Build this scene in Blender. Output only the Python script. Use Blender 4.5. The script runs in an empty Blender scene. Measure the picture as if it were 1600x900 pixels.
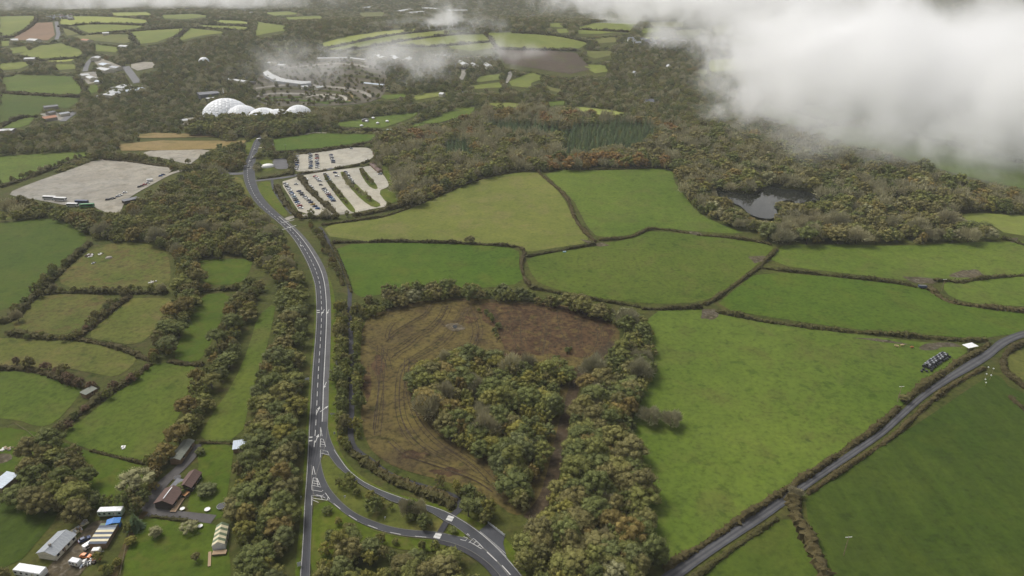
import bpy, bmesh, math, random
import numpy as np
from mathutils import Vector, Matrix
from mathutils.geometry import delaunay_2d_cdt

random.seed(7)
RNG = np.random.default_rng(11)
scene = bpy.context.scene
COL = scene.collection

# ------------------------------------------------------------------ camera, sky, sun, exposure
CAM_H, PITCH, FPX = 200.0, math.radians(25.5), 1067.0
cam_data = bpy.data.cameras.new('camera')
cam_data.sensor_width = 36.0
cam_data.lens = FPX / 1600 * 36.0
cam_data.clip_start = 1.0
cam_data.clip_end = 30000.0
cam = bpy.data.objects.new('camera', cam_data)
cam.location = (0, 0, CAM_H)
cam.rotation_euler = (math.radians(90) - PITCH, 0, 0)
COL.objects.link(cam)
scene.camera = cam

SUN_EL, SUN_AZ = math.radians(52), math.radians(-50)      # azimuth from +Y towards +X: beyond the scene, to the left
world = bpy.data.worlds.new('World'); scene.world = world
world.use_nodes = True
wn = world.node_tree; wn.nodes.clear()
sky = wn.nodes.new('ShaderNodeTexSky'); sky.sky_type = 'NISHITA'; sky.sun_disc = False
sky.sun_elevation = SUN_EL; sky.sun_rotation = SUN_AZ
sky.air_density = 1.0; sky.dust_density = 6.0; sky.ozone_density = 1.0
hs = wn.nodes.new('ShaderNodeHueSaturation'); hs.inputs['Saturation'].default_value = 0.22
bg = wn.nodes.new('ShaderNodeBackground'); bg.inputs['Strength'].default_value = 0.115
wo = wn.nodes.new('ShaderNodeOutputWorld')
wn.links.new(sky.outputs[0], hs.inputs['Color']); wn.links.new(hs.outputs[0], bg.inputs['Color'])
wn.links.new(bg.outputs[0], wo.inputs['Surface'])

sun_data = bpy.data.lights.new('sun', 'SUN')
sun_data.energy = 1.5; sun_data.angle = math.radians(16); sun_data.color = (1.0, 0.95, 0.87)
sun = bpy.data.objects.new('sun', sun_data)
sd = Vector((math.sin(SUN_AZ) * math.cos(SUN_EL), math.cos(SUN_AZ) * math.cos(SUN_EL), math.sin(SUN_EL)))
sun.rotation_euler = sd.to_track_quat('Z', 'Y').to_euler()
sun.location = (0, 0, 500)
COL.objects.link(sun)

vs = scene.view_settings
vs.view_transform = 'Standard'; vs.look = 'None'; vs.gamma = 1.0; vs.use_curve_mapping = False
vs.exposure = 0.36
scene.render.engine = 'CYCLES'
cy = scene.cycles
cy.use_denoising = True
cy.max_bounces = 12; cy.diffuse_bounces = 2; cy.glossy_bounces = 2; cy.transmission_bounces = 2
cy.volume_bounces = 10; cy.transparent_max_bounces = 8
cy.volume_step_rate = 0.45; cy.volume_max_steps = 256
cy.caustics_reflective = False; cy.caustics_refractive = False

# ------------------------------------------------------------------ terrain and pixel -> place
def gs(x, y, cx, cy_, sx, sy, a):
    return a * np.exp(-((x - cx) / sx) ** 2 / 2 - ((y - cy_) / sy) ** 2 / 2)
def H(x, y):
    x = np.asarray(x, float); y = np.asarray(y, float)
    h = gs(x, y, -120, 1700, 420, 300, 62)
    h = h + gs(x, y, -1250, 2100, 600, 420, 40)
    h = h + gs(x, y, 0, 4700, 5000, 1250, 95)
    h = h + gs(x, y, 900, 1900, 500, 450, 34)
    h = h + gs(x, y, -420, 1130, 130, 90, -16)
    h = h + 2.2 * np.sin(x / 150 + .6) * np.cos(y / 130 + .3) + 1.0 * np.sin(x / 63 + y / 80)
    return h
SN, CS = math.sin(PITCH), math.cos(PITCH)
_T = np.geomspace(120, 12000, 500)
def ray(px, py):
    u = (px - 800) / FPX; v = -(py - 450) / FPX
    return u, CS + v * SN, -SN + v * CS
def P(px, py, dz=0.0):
    """ground plan point (x, y) seen at that photo pixel, on the terrain raised by dz"""
    a, b, c = ray(px, py)
    f = CAM_H + _T * c - H(_T * a, _T * b) - dz
    k = np.argmax(f < 0)
    if f[k] >= 0: k = len(_T) - 1
    lo, hi = (_T[k - 1] if k else _T[0] * .5), _T[k]
    for _ in range(30):
        m = (lo + hi) / 2
        if CAM_H + m * c - float(H(m * a, m * b)) - dz < 0: hi = m
        else: lo = m
    return hi * a, hi * b
def PL(pts, dz=0.0): return [P(x, y, dz) for x, y in pts]
def Z(x, y): return float(H(x, y))
def to_px(x, y, z):
    x = np.asarray(x, float); y = np.asarray(y, float); z = np.asarray(z, float) - CAM_H
    d = y * CS - z * SN; up = y * SN + z * CS
    return 800 + FPX * x / d, 450 - FPX * up / d, d

# ------------------------------------------------------------------ object helpers
def tag(o, label=None, cat=None, group=None, kind=None):
    if label: o['label'] = label
    if cat: o['category'] = cat
    if group: o['group'] = group
    if kind: o['kind'] = kind
    return o
def link(name, me, parent=None, loc=None):
    o = bpy.data.objects.new(name, me); COL.objects.link(o)
    if parent: o.parent = parent
    if loc is not None: o.location = loc
    return o
def empty(name, loc=(0, 0, 0), rz=0.0):
    o = bpy.data.objects.new(name, None); COL.objects.link(o)
    o.location = loc; o.rotation_euler = (0, 0, rz); o.empty_display_size = .5
    return o
def mesh(name, V, F, mats, mi=None, smooth=False):
    me = bpy.data.meshes.new(name)
    me.from_pydata([tuple(v) for v in V], [], [tuple(f) for f in F])
    for m in (mats if isinstance(mats, (list, tuple)) else [mats]): me.materials.append(m)
    if mi is not None: me.polygons.foreach_set('material_index', np.asarray(mi, np.int32))
    if smooth: me.polygons.foreach_set('use_smooth', np.ones(len(F), bool))
    me.update()
    return me
class MB:
    """collects simple solids into one mesh"""
    def __init__(s): s.V = []; s.F = []; s.M = []
    def add(s, V, F, m=0):
        b = len(s.V); s.V += [tuple(v) for v in V]; s.F += [tuple(i + b for i in f) for f in F]; s.M += [m] * len(F); return s
    def box(s, x0, x1, y0, y1, z0, z1, m=0, taper=0.0, ty=0.0):
        V = [(x0, y0, z0), (x1, y0, z0), (x1, y1, z0), (x0, y1, z0), (x0 + taper, y0 + ty, z1), (x1 - taper, y0 + ty, z1), (x1 - taper, y1 - ty, z1), (x0 + taper, y1 - ty, z1)]
        return s.add(V, [(3, 2, 1, 0), (4, 5, 6, 7), (0, 1, 5, 4), (1, 2, 6, 5), (2, 3, 7, 6), (3, 0, 4, 7)], m)
    def gable(s, x0, x1, y0, y1, z0, z1, m=0, th=.12, over=.3):
        """a pitched roof with its ridge along x, as a slab with thickness"""
        ym = (y0 + y1) / 2; x0 -= over; x1 += over
        k = over * (z1 - z0) / ((y1 - y0) / 2)
        A = [(y0 - over, z0 - k), (ym, z1), (y1 + over, z0 - k)]
        V = [(x, y, z) for x in (x0, x1) for (y, z) in A] + [(x, y, z - th) for x in (x0, x1) for (y, z) in A]
        return s.add(V, [(0, 3, 4, 1), (1, 4, 5, 2), (6, 7, 10, 9), (7, 8, 11, 10), (0, 1, 7, 6), (1, 2, 8, 7), (3, 9, 10, 4), (4, 10, 11, 5), (0, 6, 9, 3), (2, 5, 11, 8)], m)
    def gable_walls(s, x0, x1, y0, y1, z0, ze, zr, m=0):
        ym = (y0 + y1) / 2
        V = [(x0, y0, z0), (x1, y0, z0), (x1, y1, z0), (x0, y1, z0), (x0, y0, ze), (x1, y0, ze), (x1, y1, ze), (x0, y1, ze), (x0, ym, zr), (x1, ym, zr)]
        return s.add(V, [(0, 1, 5, 4), (2, 3, 7, 6), (1, 2, 6, 9, 5), (3, 0, 4, 8, 7), (4, 5, 9, 8), (6, 7, 8, 9)], m)
    def cyl(s, a, b, r0, r1=None, n=8, m=0):
        a = Vector(a); b = Vector(b); r1 = r0 if r1 is None else r1
        d = (b - a).normalized(); q = d.to_track_quat('Z', 'Y').to_matrix()
        V = []
        for c, r in ((a, r0), (b, r1)):
            for k in range(n):
                t = 2 * math.pi * k / n; V.append(c + q @ Vector((r * math.cos(t), r * math.sin(t), 0)))
        F = [(k, (k + 1) % n, n + (k + 1) % n, n + k) for k in range(n)] + [tuple(range(n))[::-1], tuple(range(n, 2 * n))]
        return s.add(V, F, m)
    def me(s, name, mats, smooth=False): return mesh(name, s.V, s.F, mats, s.M, smooth)
    def build(s, name, mats, parent=None, loc=None, smooth=False): return link(name, s.me(name, mats, smooth), parent, loc)

# ------------------------------------------------------------------ materials
MATS = {}
def nodes(name):
    m = bpy.data.materials.new(name); m.use_nodes = True
    nt = m.node_tree; b = nt.nodes['Principled BSDF']
    MATS[name] = m
    return m, nt, b
def N(nt, t, **kw):
    n = nt.nodes.new(t)
    for k, v in kw.items():
        if k in n.inputs.keys(): n.inputs[k].default_value = v
        else: setattr(n, k, v)
    return n
def noise(nt, vec, scale, detail=3, rough=.55, dist=0.0):
    n = N(nt, 'ShaderNodeTexNoise', Scale=scale, Detail=detail, Roughness=rough, Distortion=dist)
    nt.links.new(vec, n.inputs['Vector']); return n.outputs['Fac']
def ramp(nt, fac, stops):
    r = nt.nodes.new('ShaderNodeValToRGB'); e = r.color_ramp.elements
    while len(e) < len(stops): e.new(.5)
    for k, (p, c) in enumerate(stops):
        e[k].position = p; e[k].color = (*c, 1) if len(c) == 3 else c
    nt.links.new(fac, r.inputs['Fac']); return r.outputs['Color']
def mix(nt, fac, a, b, mode='MIX'):
    n = nt.nodes.new('ShaderNodeMix'); n.data_type = 'RGBA'; n.blend_type = mode
    for s, v in ((n.inputs[0], fac), (n.inputs[6], a), (n.inputs[7], b)):
        if hasattr(v, 'links') or hasattr(v, 'is_output'): nt.links.new(v, s)
        elif isinstance(v, (int, float)): s.default_value = v
        else: s.default_value = (*v, 1)
    return n.outputs[2]
def pos(nt, sx=1, sy=1, sz=1, rz=0.0):
    g = nt.nodes.new('ShaderNodeNewGeometry'); mp = nt.nodes.new('ShaderNodeMapping')
    mp.inputs['Rotation'].default_value = (0, 0, rz); mp.inputs['Scale'].default_value = (sx, sy, sz)
    nt.links.new(g.outputs['Position'], mp.inputs['Vector']); return mp.outputs[0]
def bump(nt, b, h, strength=.4, dist=.3):
    n = N(nt, 'ShaderNodeBump', Strength=strength, Distance=dist)
    nt.links.new(h, n.inputs['Height']); nt.links.new(n.outputs[0], b.inputs['Normal'])
def plain(name, c, rough=.6, metal=0.0, var=.25, scale=1.5, spec=.3, streak=False):
    """a colour with grime and small unevenness"""
    m, nt, b = nodes(name)
    tc = nt.nodes.new('ShaderNodeTexCoord')
    f = noise(nt, tc.outputs['Object'], scale, 4)
    if streak:
        mp = nt.nodes.new('ShaderNodeMapping'); mp.inputs['Scale'].default_value = (2.6, .25, 1); nt.links.new(tc.outputs['Object'], mp.inputs[0])
        f = noise(nt, mp.outputs[0], 1.3, 4, .65)
        bump(nt, b, f, .5, .06)
    lo = tuple(v * (1 - var) for v in c); hi = tuple(min(1, v * (1 + var * .6)) for v in c)
    nt.links.new(ramp(nt, f, [(.3, lo), (.7, hi)]), b.inputs['Base Color'])
    b.inputs['Roughness'].default_value = rough; b.inputs['Metallic'].default_value = metal
    b.inputs['Specular IOR Level'].default_value = spec
    return m
def grass(name, a, b_, c=None, big=.012, tuft=.5, streak=None, tuftc=.55, patch=None):
    """pasture: broad patches between colours a and b_, dark tufts, optional mowing streaks (angle, strength)"""
    m, nt, b = nodes(name)
    p = pos(nt)
    f1 = noise(nt, p, big, 5, .6)
    col = ramp(nt, f1, [(.32, a), (.66, b_)])
    if c:
        f3 = noise(nt, p, big * 3.1, 4, .6, .6)
        col = mix(nt, ramp(nt, f3, [(.5, (0, 0, 0)), (.72, (1, 1, 1))]), col, c)
    if streak:
        ang, st, w = streak
        ps = pos(nt, w, w * .06, 1, ang)
        fs = noise(nt, ps, 1.0, 3, .6)
        col = mix(nt, st, col, ramp(nt, fs, [(.3, (.55, .55, .5)), (.7, (1.35, 1.35, 1.2))]), 'MULTIPLY')
    f2 = noise(nt, p, .42, 4, .65)
    col = mix(nt, tuft, col, ramp(nt, f2, [(.30, (tuftc, tuftc, tuftc)), (.52, (1, 1, 1)), (.75, (1.28, 1.24, 1.1))]), 'MULTIPLY')
    f5 = noise(nt, p, .0045, 3, .5)
    col = mix(nt, .55, col, ramp(nt, f5, [(.32, (.80, .84, .9)), (.68, (1.2, 1.14, 1.0))]), 'MULTIPLY')
    f6 = noise(nt, p, .17, 2, .5)
    col = mix(nt, tuft, col, ramp(nt, f6, [(.30, (.58, .66, .6)), (.40, (1, 1, 1))]), 'MULTIPLY')
    f4 = noise(nt, p, .09, 3, .6)
    col = mix(nt, .5, col, ramp(nt, f4, [(.3, (.78, .8, .8)), (.7, (1.18, 1.15, 1.05))]), 'MULTIPLY')
    nt.links.new(col, b.inputs['Base Color'])
    b.inputs['Roughness'].default_value = .9; b.inputs['Specular IOR Level'].default_value = .08
    bump(nt, b, f2, .6, .5)
    return m

grass('grass_lime', (.072, .112, .015), (.100, .138, .023), (.092, .108, .025), tuft=.7)
grass('grass_lime_pale', (.104, .126, .025), (.136, .150, .036), (.150, .142, .050), tuft=.45)
grass('grass_green', (.050, .094, .010), (.072, .112, .013), (.080, .102, .015), tuft=.6)
grass('grass_mid', (.060, .094, .012), (.088, .115, .018), (.096, .106, .025), tuft=.7)
grass('grass_deep', (.034, .060, .008), (.050, .072, .012), (.048, .070, .010), tuft=.55, streak=(.75, .4, .22))
grass('grass_dark', (.046, .076, .010), (.064, .092, .013), (.070, .086, .016), tuft=.55)
grass('grass_olive', (.080, .098, .018), (.112, .116, .027), (.135, .112, .040), tuft=.75, big=.02)
grass('grass_rough', (.070, .092, .016), (.108, .104, .030), (.098, .072, .028), tuft=.85, big=.035)
grass('grass_lawn', (.050, .084, .008), (.072, .102, .012), (.08, .09, .016), tuft=.5, big=.05)
grass('grass_verge', (.062, .094, .008), (.090, .112, .013), (.105, .098, .028), tuft=.6, big=.06)
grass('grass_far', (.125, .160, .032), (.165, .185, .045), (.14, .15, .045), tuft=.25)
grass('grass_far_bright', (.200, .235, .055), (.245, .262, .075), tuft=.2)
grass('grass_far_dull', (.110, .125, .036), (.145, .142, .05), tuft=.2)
grass('stubble', (.19, .145, .06), (.23, .17, .08), (.13, .115, .04), tuft=.3)
grass('plough', (.20, .13, .085), (.23, .155, .105), tuft=.2)
grass('heath', (.070, .056, .044), (.090, .068, .054), (.075, .075, .035), tuft=.6)
grass('woodland_floor', (.048, .060, .013), (.072, .078, .019), (.078, .068, .026), tuft=.85, big=.03)
grass('scrub_floor', (.075, .062, .024), (.10, .068, .032), (.06, .062, .018), tuft=.9, big=.05)
grass('cut_ground', (.080, .060, .026), (.120, .097, .032), (.060, .043, .024), tuft=.95, big=.03, tuftc=.38)
grass('cleared_soil', (.052, .031, .019), (.082, .052, .028), (.120, .092, .036), tuft=.95, big=.07, tuftc=.3)
grass('mud', (.040, .029, .018), (.062, .045, .028), (.095, .078, .055), tuft=.8, big=.2)
grass('trodden_mud', (.062, .050, .028), (.105, .088, .062), (.17, .15, .125), tuft=.9, big=.12)
grass('gravel_lot', (.24, .225, .20), (.30, .285, .258), (.19, .175, .15), tuft=.5, big=.022, tuftc=.66)
grass('gravel_buff', (.33, .31, .265), (.39, .37, .325), (.28, .265, .225), tuft=.4, big=.03, tuftc=.72)
grass('quarry', (.095, .085, .066), (.13, .116, .09), (.075, .08, .038), tuft=.7, big=.02)
def asphalt(name, c, wear=.25):
    m, nt, b = nodes(name)
    p = pos(nt)
    f = noise(nt, p, .12, 5, .6); g = noise(nt, p, 2.2, 3, .6)
    col = ramp(nt, f, [(.3, tuple(v * (1 - wear) for v in c)), (.7, tuple(v * (1 + wear) for v in c))])
    col = mix(nt, .5, col, ramp(nt, g, [(.3, (.8, .8, .8)), (.7, (1.2, 1.2, 1.2))]), 'MULTIPLY')
    nt.links.new(col, b.inputs['Base Color'])
    b.inputs['Roughness'].default_value = .88; b.inputs['Specular IOR Level'].default_value = .12
    return m
asphalt('asphalt', (.060, .062, .068), .18)
asphalt('asphalt_pale', (.110, .110, .115), .18)
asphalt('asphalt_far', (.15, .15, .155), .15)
asphalt('asphalt_dark', (.045, .045, .05), .2)
asphalt('lane_worn', (.092, .091, .094), .25)
asphalt('drive', (.085, .080, .078), .3)
plain('road_paint', (.50, .495, .475), .6, var=.22, scale=.8)
plain('kerb_stone', (.13, .128, .118), .8)
# ------------------------------------------------------------------ ground sheet
def axis(lo, hi, fine_lo, fine_hi, step):
    a = list(np.arange(fine_lo, fine_hi + 1, step))
    s = step; v = fine_lo; L = []
    while v > lo: s *= 1.25; v -= s; L.append(v)
    s = step; v = a[-1]; R_ = []
    while v < hi: s *= 1.25; v += s; R_.append(v)
    return np.array(L[::-1] + a + R_)
gx = axis(-9000, 9000, -1500, 1700, 18); gy = axis(-2500, 14000, 120, 2300, 18)
XX, YY = np.meshgrid(gx, gy); ZZ = H(XX, YY)
nx, ny = len(gx), len(gy)
idx = np.arange(nx * ny).reshape(ny, nx)
FF = np.stack([idx[:-1, :-1], idx[:-1, 1:], idx[1:, 1:], idx[1:, :-1]], -1).reshape(-1, 4)
g = link('ground', mesh('ground', np.stack([XX, YY, ZZ], -1).reshape(-1, 3).tolist(), FF.tolist(), MATS['woodland_floor'], smooth=True))
tag(g, kind='structure')

KEEP_OUT = []      # plan polygons where no wood may be scattered
def densify(pts, step, closed=True):
    out = []; n = len(pts)
    for i in range(n if closed else n - 1):
        a = np.array(pts[i]); b = np.array(pts[(i + 1) % n]); k = max(1, int(np.linalg.norm(b - a) / step))
        for j in range(k): out.append(tuple(a + (b - a) * j / k))
    if not closed: out.append(tuple(pts[-1]))
    return out
def smooth_line(pts, it=2, closed=False):
    """corner cutting that keeps the ends"""
    for _ in range(it):
        o = []
        n = len(pts)
        if not closed: o.append(pts[0])
        for i in range(n if closed else n - 1):
            a = np.array(pts[i]); b = np.array(pts[(i + 1) % n])
            o += [tuple(a * .75 + b * .25), tuple(a * .25 + b * .75)]
        if not closed: o.append(pts[-1])
        pts = o
    return pts
def inside(poly, x, y):
    poly = np.asarray(poly); x = np.asarray(x); y = np.asarray(y)
    r = np.zeros(x.shape, bool); j = len(poly) - 1
    for i in range(len(poly)):
        xi, yi = poly[i]; xj, yj = poly[j]
        with np.errstate(divide='ignore', invalid='ignore'):
            c = ((yi > y) != (yj > y)) & (x < (xj - xi) * (y - yi) / (yj - yi + 1e-12) + xi)
        r ^= c; j = i
    return r
def drape(poly, off, step=None):
    """triangulated sheet that follows the terrain inside a plan polygon"""
    A = np.array(poly); d = np.linalg.norm(A.mean(0))
    step = step or max(9.0, d / 45)
    b = densify(poly, step)
    lo, hi = A.min(0), A.max(0)
    X, Y = np.meshgrid(np.arange(lo[0], hi[0], step), np.arange(lo[1], hi[1], step))
    X = X.ravel(); Y = Y.ravel(); k = inside(b, X, Y)
    pts = [Vector(p) for p in b] + [Vector((x, y)) for x, y in zip(X[k], Y[k])]
    n = len(b)
    v, e, f, *_ = delaunay_2d_cdt(pts, [], [list(range(n))], 1, 1e-3)
    V = [(p.x, p.y, Z(p.x, p.y) + off) for p in v]
    F = []
    for t in f:
        a, b2, c = (V[i] for i in t[:3])
        up = (b2[0] - a[0]) * (c[1] - a[1]) - (b2[1] - a[1]) * (c[0] - a[0]) > 0
        F.append(t if up else t[::-1])
    return V, F
def sheet(name, px, mat, off=.15, parent=None, rnd=1, keep=True, plan=False, kind='structure', label=None, cat=None, group=None, margin=0):
    poly = px if plan else PL(px)
    if rnd: poly = smooth_line(poly, rnd, True)
    V, F = drape(poly, off)
    o = link(name, mesh(name, V, F, MATS[mat], smooth=True), parent)
    if not parent: tag(o, label, cat, group, kind)
    if keep: KEEP_OUT.append(np.array(poly))
    return o

def ragged(px, amp, n):
    q = densify(px, n); c_ = np.array(q).mean(0)
    return [tuple(np.array(p_) + (np.array(p_) - c_) / np.linalg.norm(np.array(p_) - c_) * RNG.normal(0, amp) * np.array([1, .6])) for p_ in q]
# near fields, right of the main road
NEAR_FIELDS = [
 ('grass_lime_pale', [(503,352),(560,345),(600,339),(640,325),(700,300),(760,277),(838,266),(858,285),(880,308),(893,335),(905,356),(925,379),(870,387),(820,395),(815,386),(808,383),(730,379),(520,376)], 'pale yellow-green pasture with the lone round tree'),
 ('grass_lime', [(846,266),(960,265),(1050,262),(1053,285),(1068,305),(1092,335),(1140,357),(1168,366),(1090,362),(1020,355),(1000,360),(985,368),(935,372),(918,355),(905,330),(896,312),(875,295)], 'lime green pasture between the conifer wood and the pond wood'),
 ('grass_green', [(523,383),(620,379),(730,381),(810,386),(812,415),(820,442),(760,450),(700,450),(640,448),(590,462),(556,465),(546,440),(535,410)], 'flat green pasture beside the lane hedge'),
 ('grass_mid', [(822,402),(880,393),(932,382),(985,374),(1005,364),(1020,361),(1090,368),(1170,374),(1212,384),(1195,402),(1170,425),(1140,448),(1105,472),(1020,476),(920,464),(845,446),(828,425)], 'rounded green pasture below the curving hedge'),
 ('grass_lime', [(1217,385),(1240,382),(1330,382),(1400,385),(1565,376),(1690,383),(1690,430),(1530,430),(1500,440),(1440,441),(1330,428),(1200,413)], 'long pasture under the pond wood with muddy gateways'),
 ('grass_green', [(1186,423),(1330,436),(1440,449),(1460,460),(1490,476),(1540,483),(1690,487),(1690,514),(1560,524),(1535,530),(1440,523),(1350,517),(1230,500),(1115,481),(1145,455)], 'bright green strip pasture between two dark hedges'),
 ('grass_lime', [(1474,441),(1500,441),(1530,434),(1690,430),(1690,481),(1545,477),(1500,470),(1476,458)], 'small pasture at the bend of the hedge with a utility pole'),
 ('grass_lime', [(1008,488),(1090,482),(1115,490),(1200,505),(1350,525),(1470,538),(1525,540),(1500,558),(1455,592),(1420,625),(1390,650),(1330,693),(1250,748),(1150,812),(1075,862),(1035,885),(1020,840),(1005,780),(990,700),(990,640),(1012,600),(1020,540)], 'big mottled pasture between the wood and the country lane'),
 ('grass_deep', [(1258,772),(1300,743),(1390,690),(1460,645),(1540,590),(1562,585),(1580,610),(1690,640),(1690,990),(1300,990),(1285,880),(1262,815)], 'large dark green field with mowing streaks'),
 ('grass_dark', [(1085,915),(1150,855),(1215,812),(1240,812),(1262,850),(1280,900),(1290,990),(1090,990)], 'dark green field corner below the country lane'),
 ('grass_olive', [(1566,566),(1575,548),(1690,536),(1690,600),(1580,596)], 'dull olive paddock inside the lane bend'),
 ('grass_far', [(1500,334),(1550,333),(1690,346),(1690,372),(1575,368),(1548,350),(1500,344)], 'light green paddock behind the pond wood'),
 # left of the main road
 ('grass_dark', [(-70,356),(30,346),(75,340),(110,350),(140,372),(120,390),(95,415),(60,445),(30,480),(-70,497)], 'smooth dark green field with a sloping edge'),
 ('grass_rough', [(85,440),(110,415),(150,385),(190,378),(240,382),(262,395),(268,430),(262,446),(200,450),(130,456)], 'rough field with dumped rubbish heaps'),
 ('grass_lawn', [(306,408),(340,405),(396,405),(390,425),(378,444),(312,446)], 'small bright green paddock under the scrub wood'),
 ('grass_rough', [(12,512),(40,480),(58,462),(110,459),(175,462),(150,490),(115,522),(60,522)], 'tawny rough paddock with a brown streak'),
 ('grass_olive', [(133,526),(170,495),(200,466),(235,466),(272,466),(262,490),(240,520),(215,540),(170,534)], 'paddock with a darker green oval of fresh grass'),
 ('grass_lawn', [(268,558),(290,515),(312,460),(362,458),(350,490),(337,520),(318,562),(290,566)], 'narrow bright green strip between two tree rows'),
 ('grass_olive', [(-70,530),(40,528),(110,532),(160,540),(216,555),(205,575),(180,590),(155,585),(100,575),(60,578),(-70,565)], 'tawny olive meadow with wind streaks'),
 ('grass_mid', [(-70,582),(60,580),(100,592),(130,607),(115,630),(85,662),(60,668),(25,655),(-70,650)], 'green paddock in front of the maroon hedge'),
 ('grass_mid', [(92,682),(150,640),(190,605),(235,570),(270,566),(308,570),(305,605),(285,640),(262,680),(232,722),(180,712),(130,700)], 'wide green meadow above the smallholding'),
 ('grass_mid', [(306,690),(330,650),(365,600),(390,540),(402,495),(432,470),(425,510),(412,560),(392,620),(376,690)], 'long narrow meadow beside the roadside wood'),
 ('grass_lawn', [(-70,665),(40,670),(90,688),(135,705),(200,722),(228,730),(215,770),(180,800),(120,790),(60,770),(20,740),(-70,720)], 'green garden paddock behind the dark trees'),
 ('grass_lawn', [(306,695),(366,693),(362,730),(352,790),(345,815),(290,805),(300,760),(312,738)], 'garden lawn beside the brown barns'),
 ('grass_lawn', [(200,822),(235,808),(300,812),(345,822),(360,850),(360,990),(185,990),(195,870)], 'mown lawn in front of the striped greenhouse'),
 ('grass_deep', [(-70,780),(40,782),(85,792),(92,806),(60,845),(25,885),(-70,900)], 'dark field corner beside the bungalow'),
 ('grass_lime', [(-70,248),(60,241),(155,236),(140,243),(110,249),(60,269),(15,287),(-70,290)], 'bright green field beside the gravel overflow lot'),
 ('grass_olive', [(-70,332),(25,330),(22,344),(-70,350)], 'olive field scrap under the tree belt'),
]
for mat, px, lab in NEAR_FIELDS:
    sheet('field', px, mat, .15, label=lab + '' , kind='structure')

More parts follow.
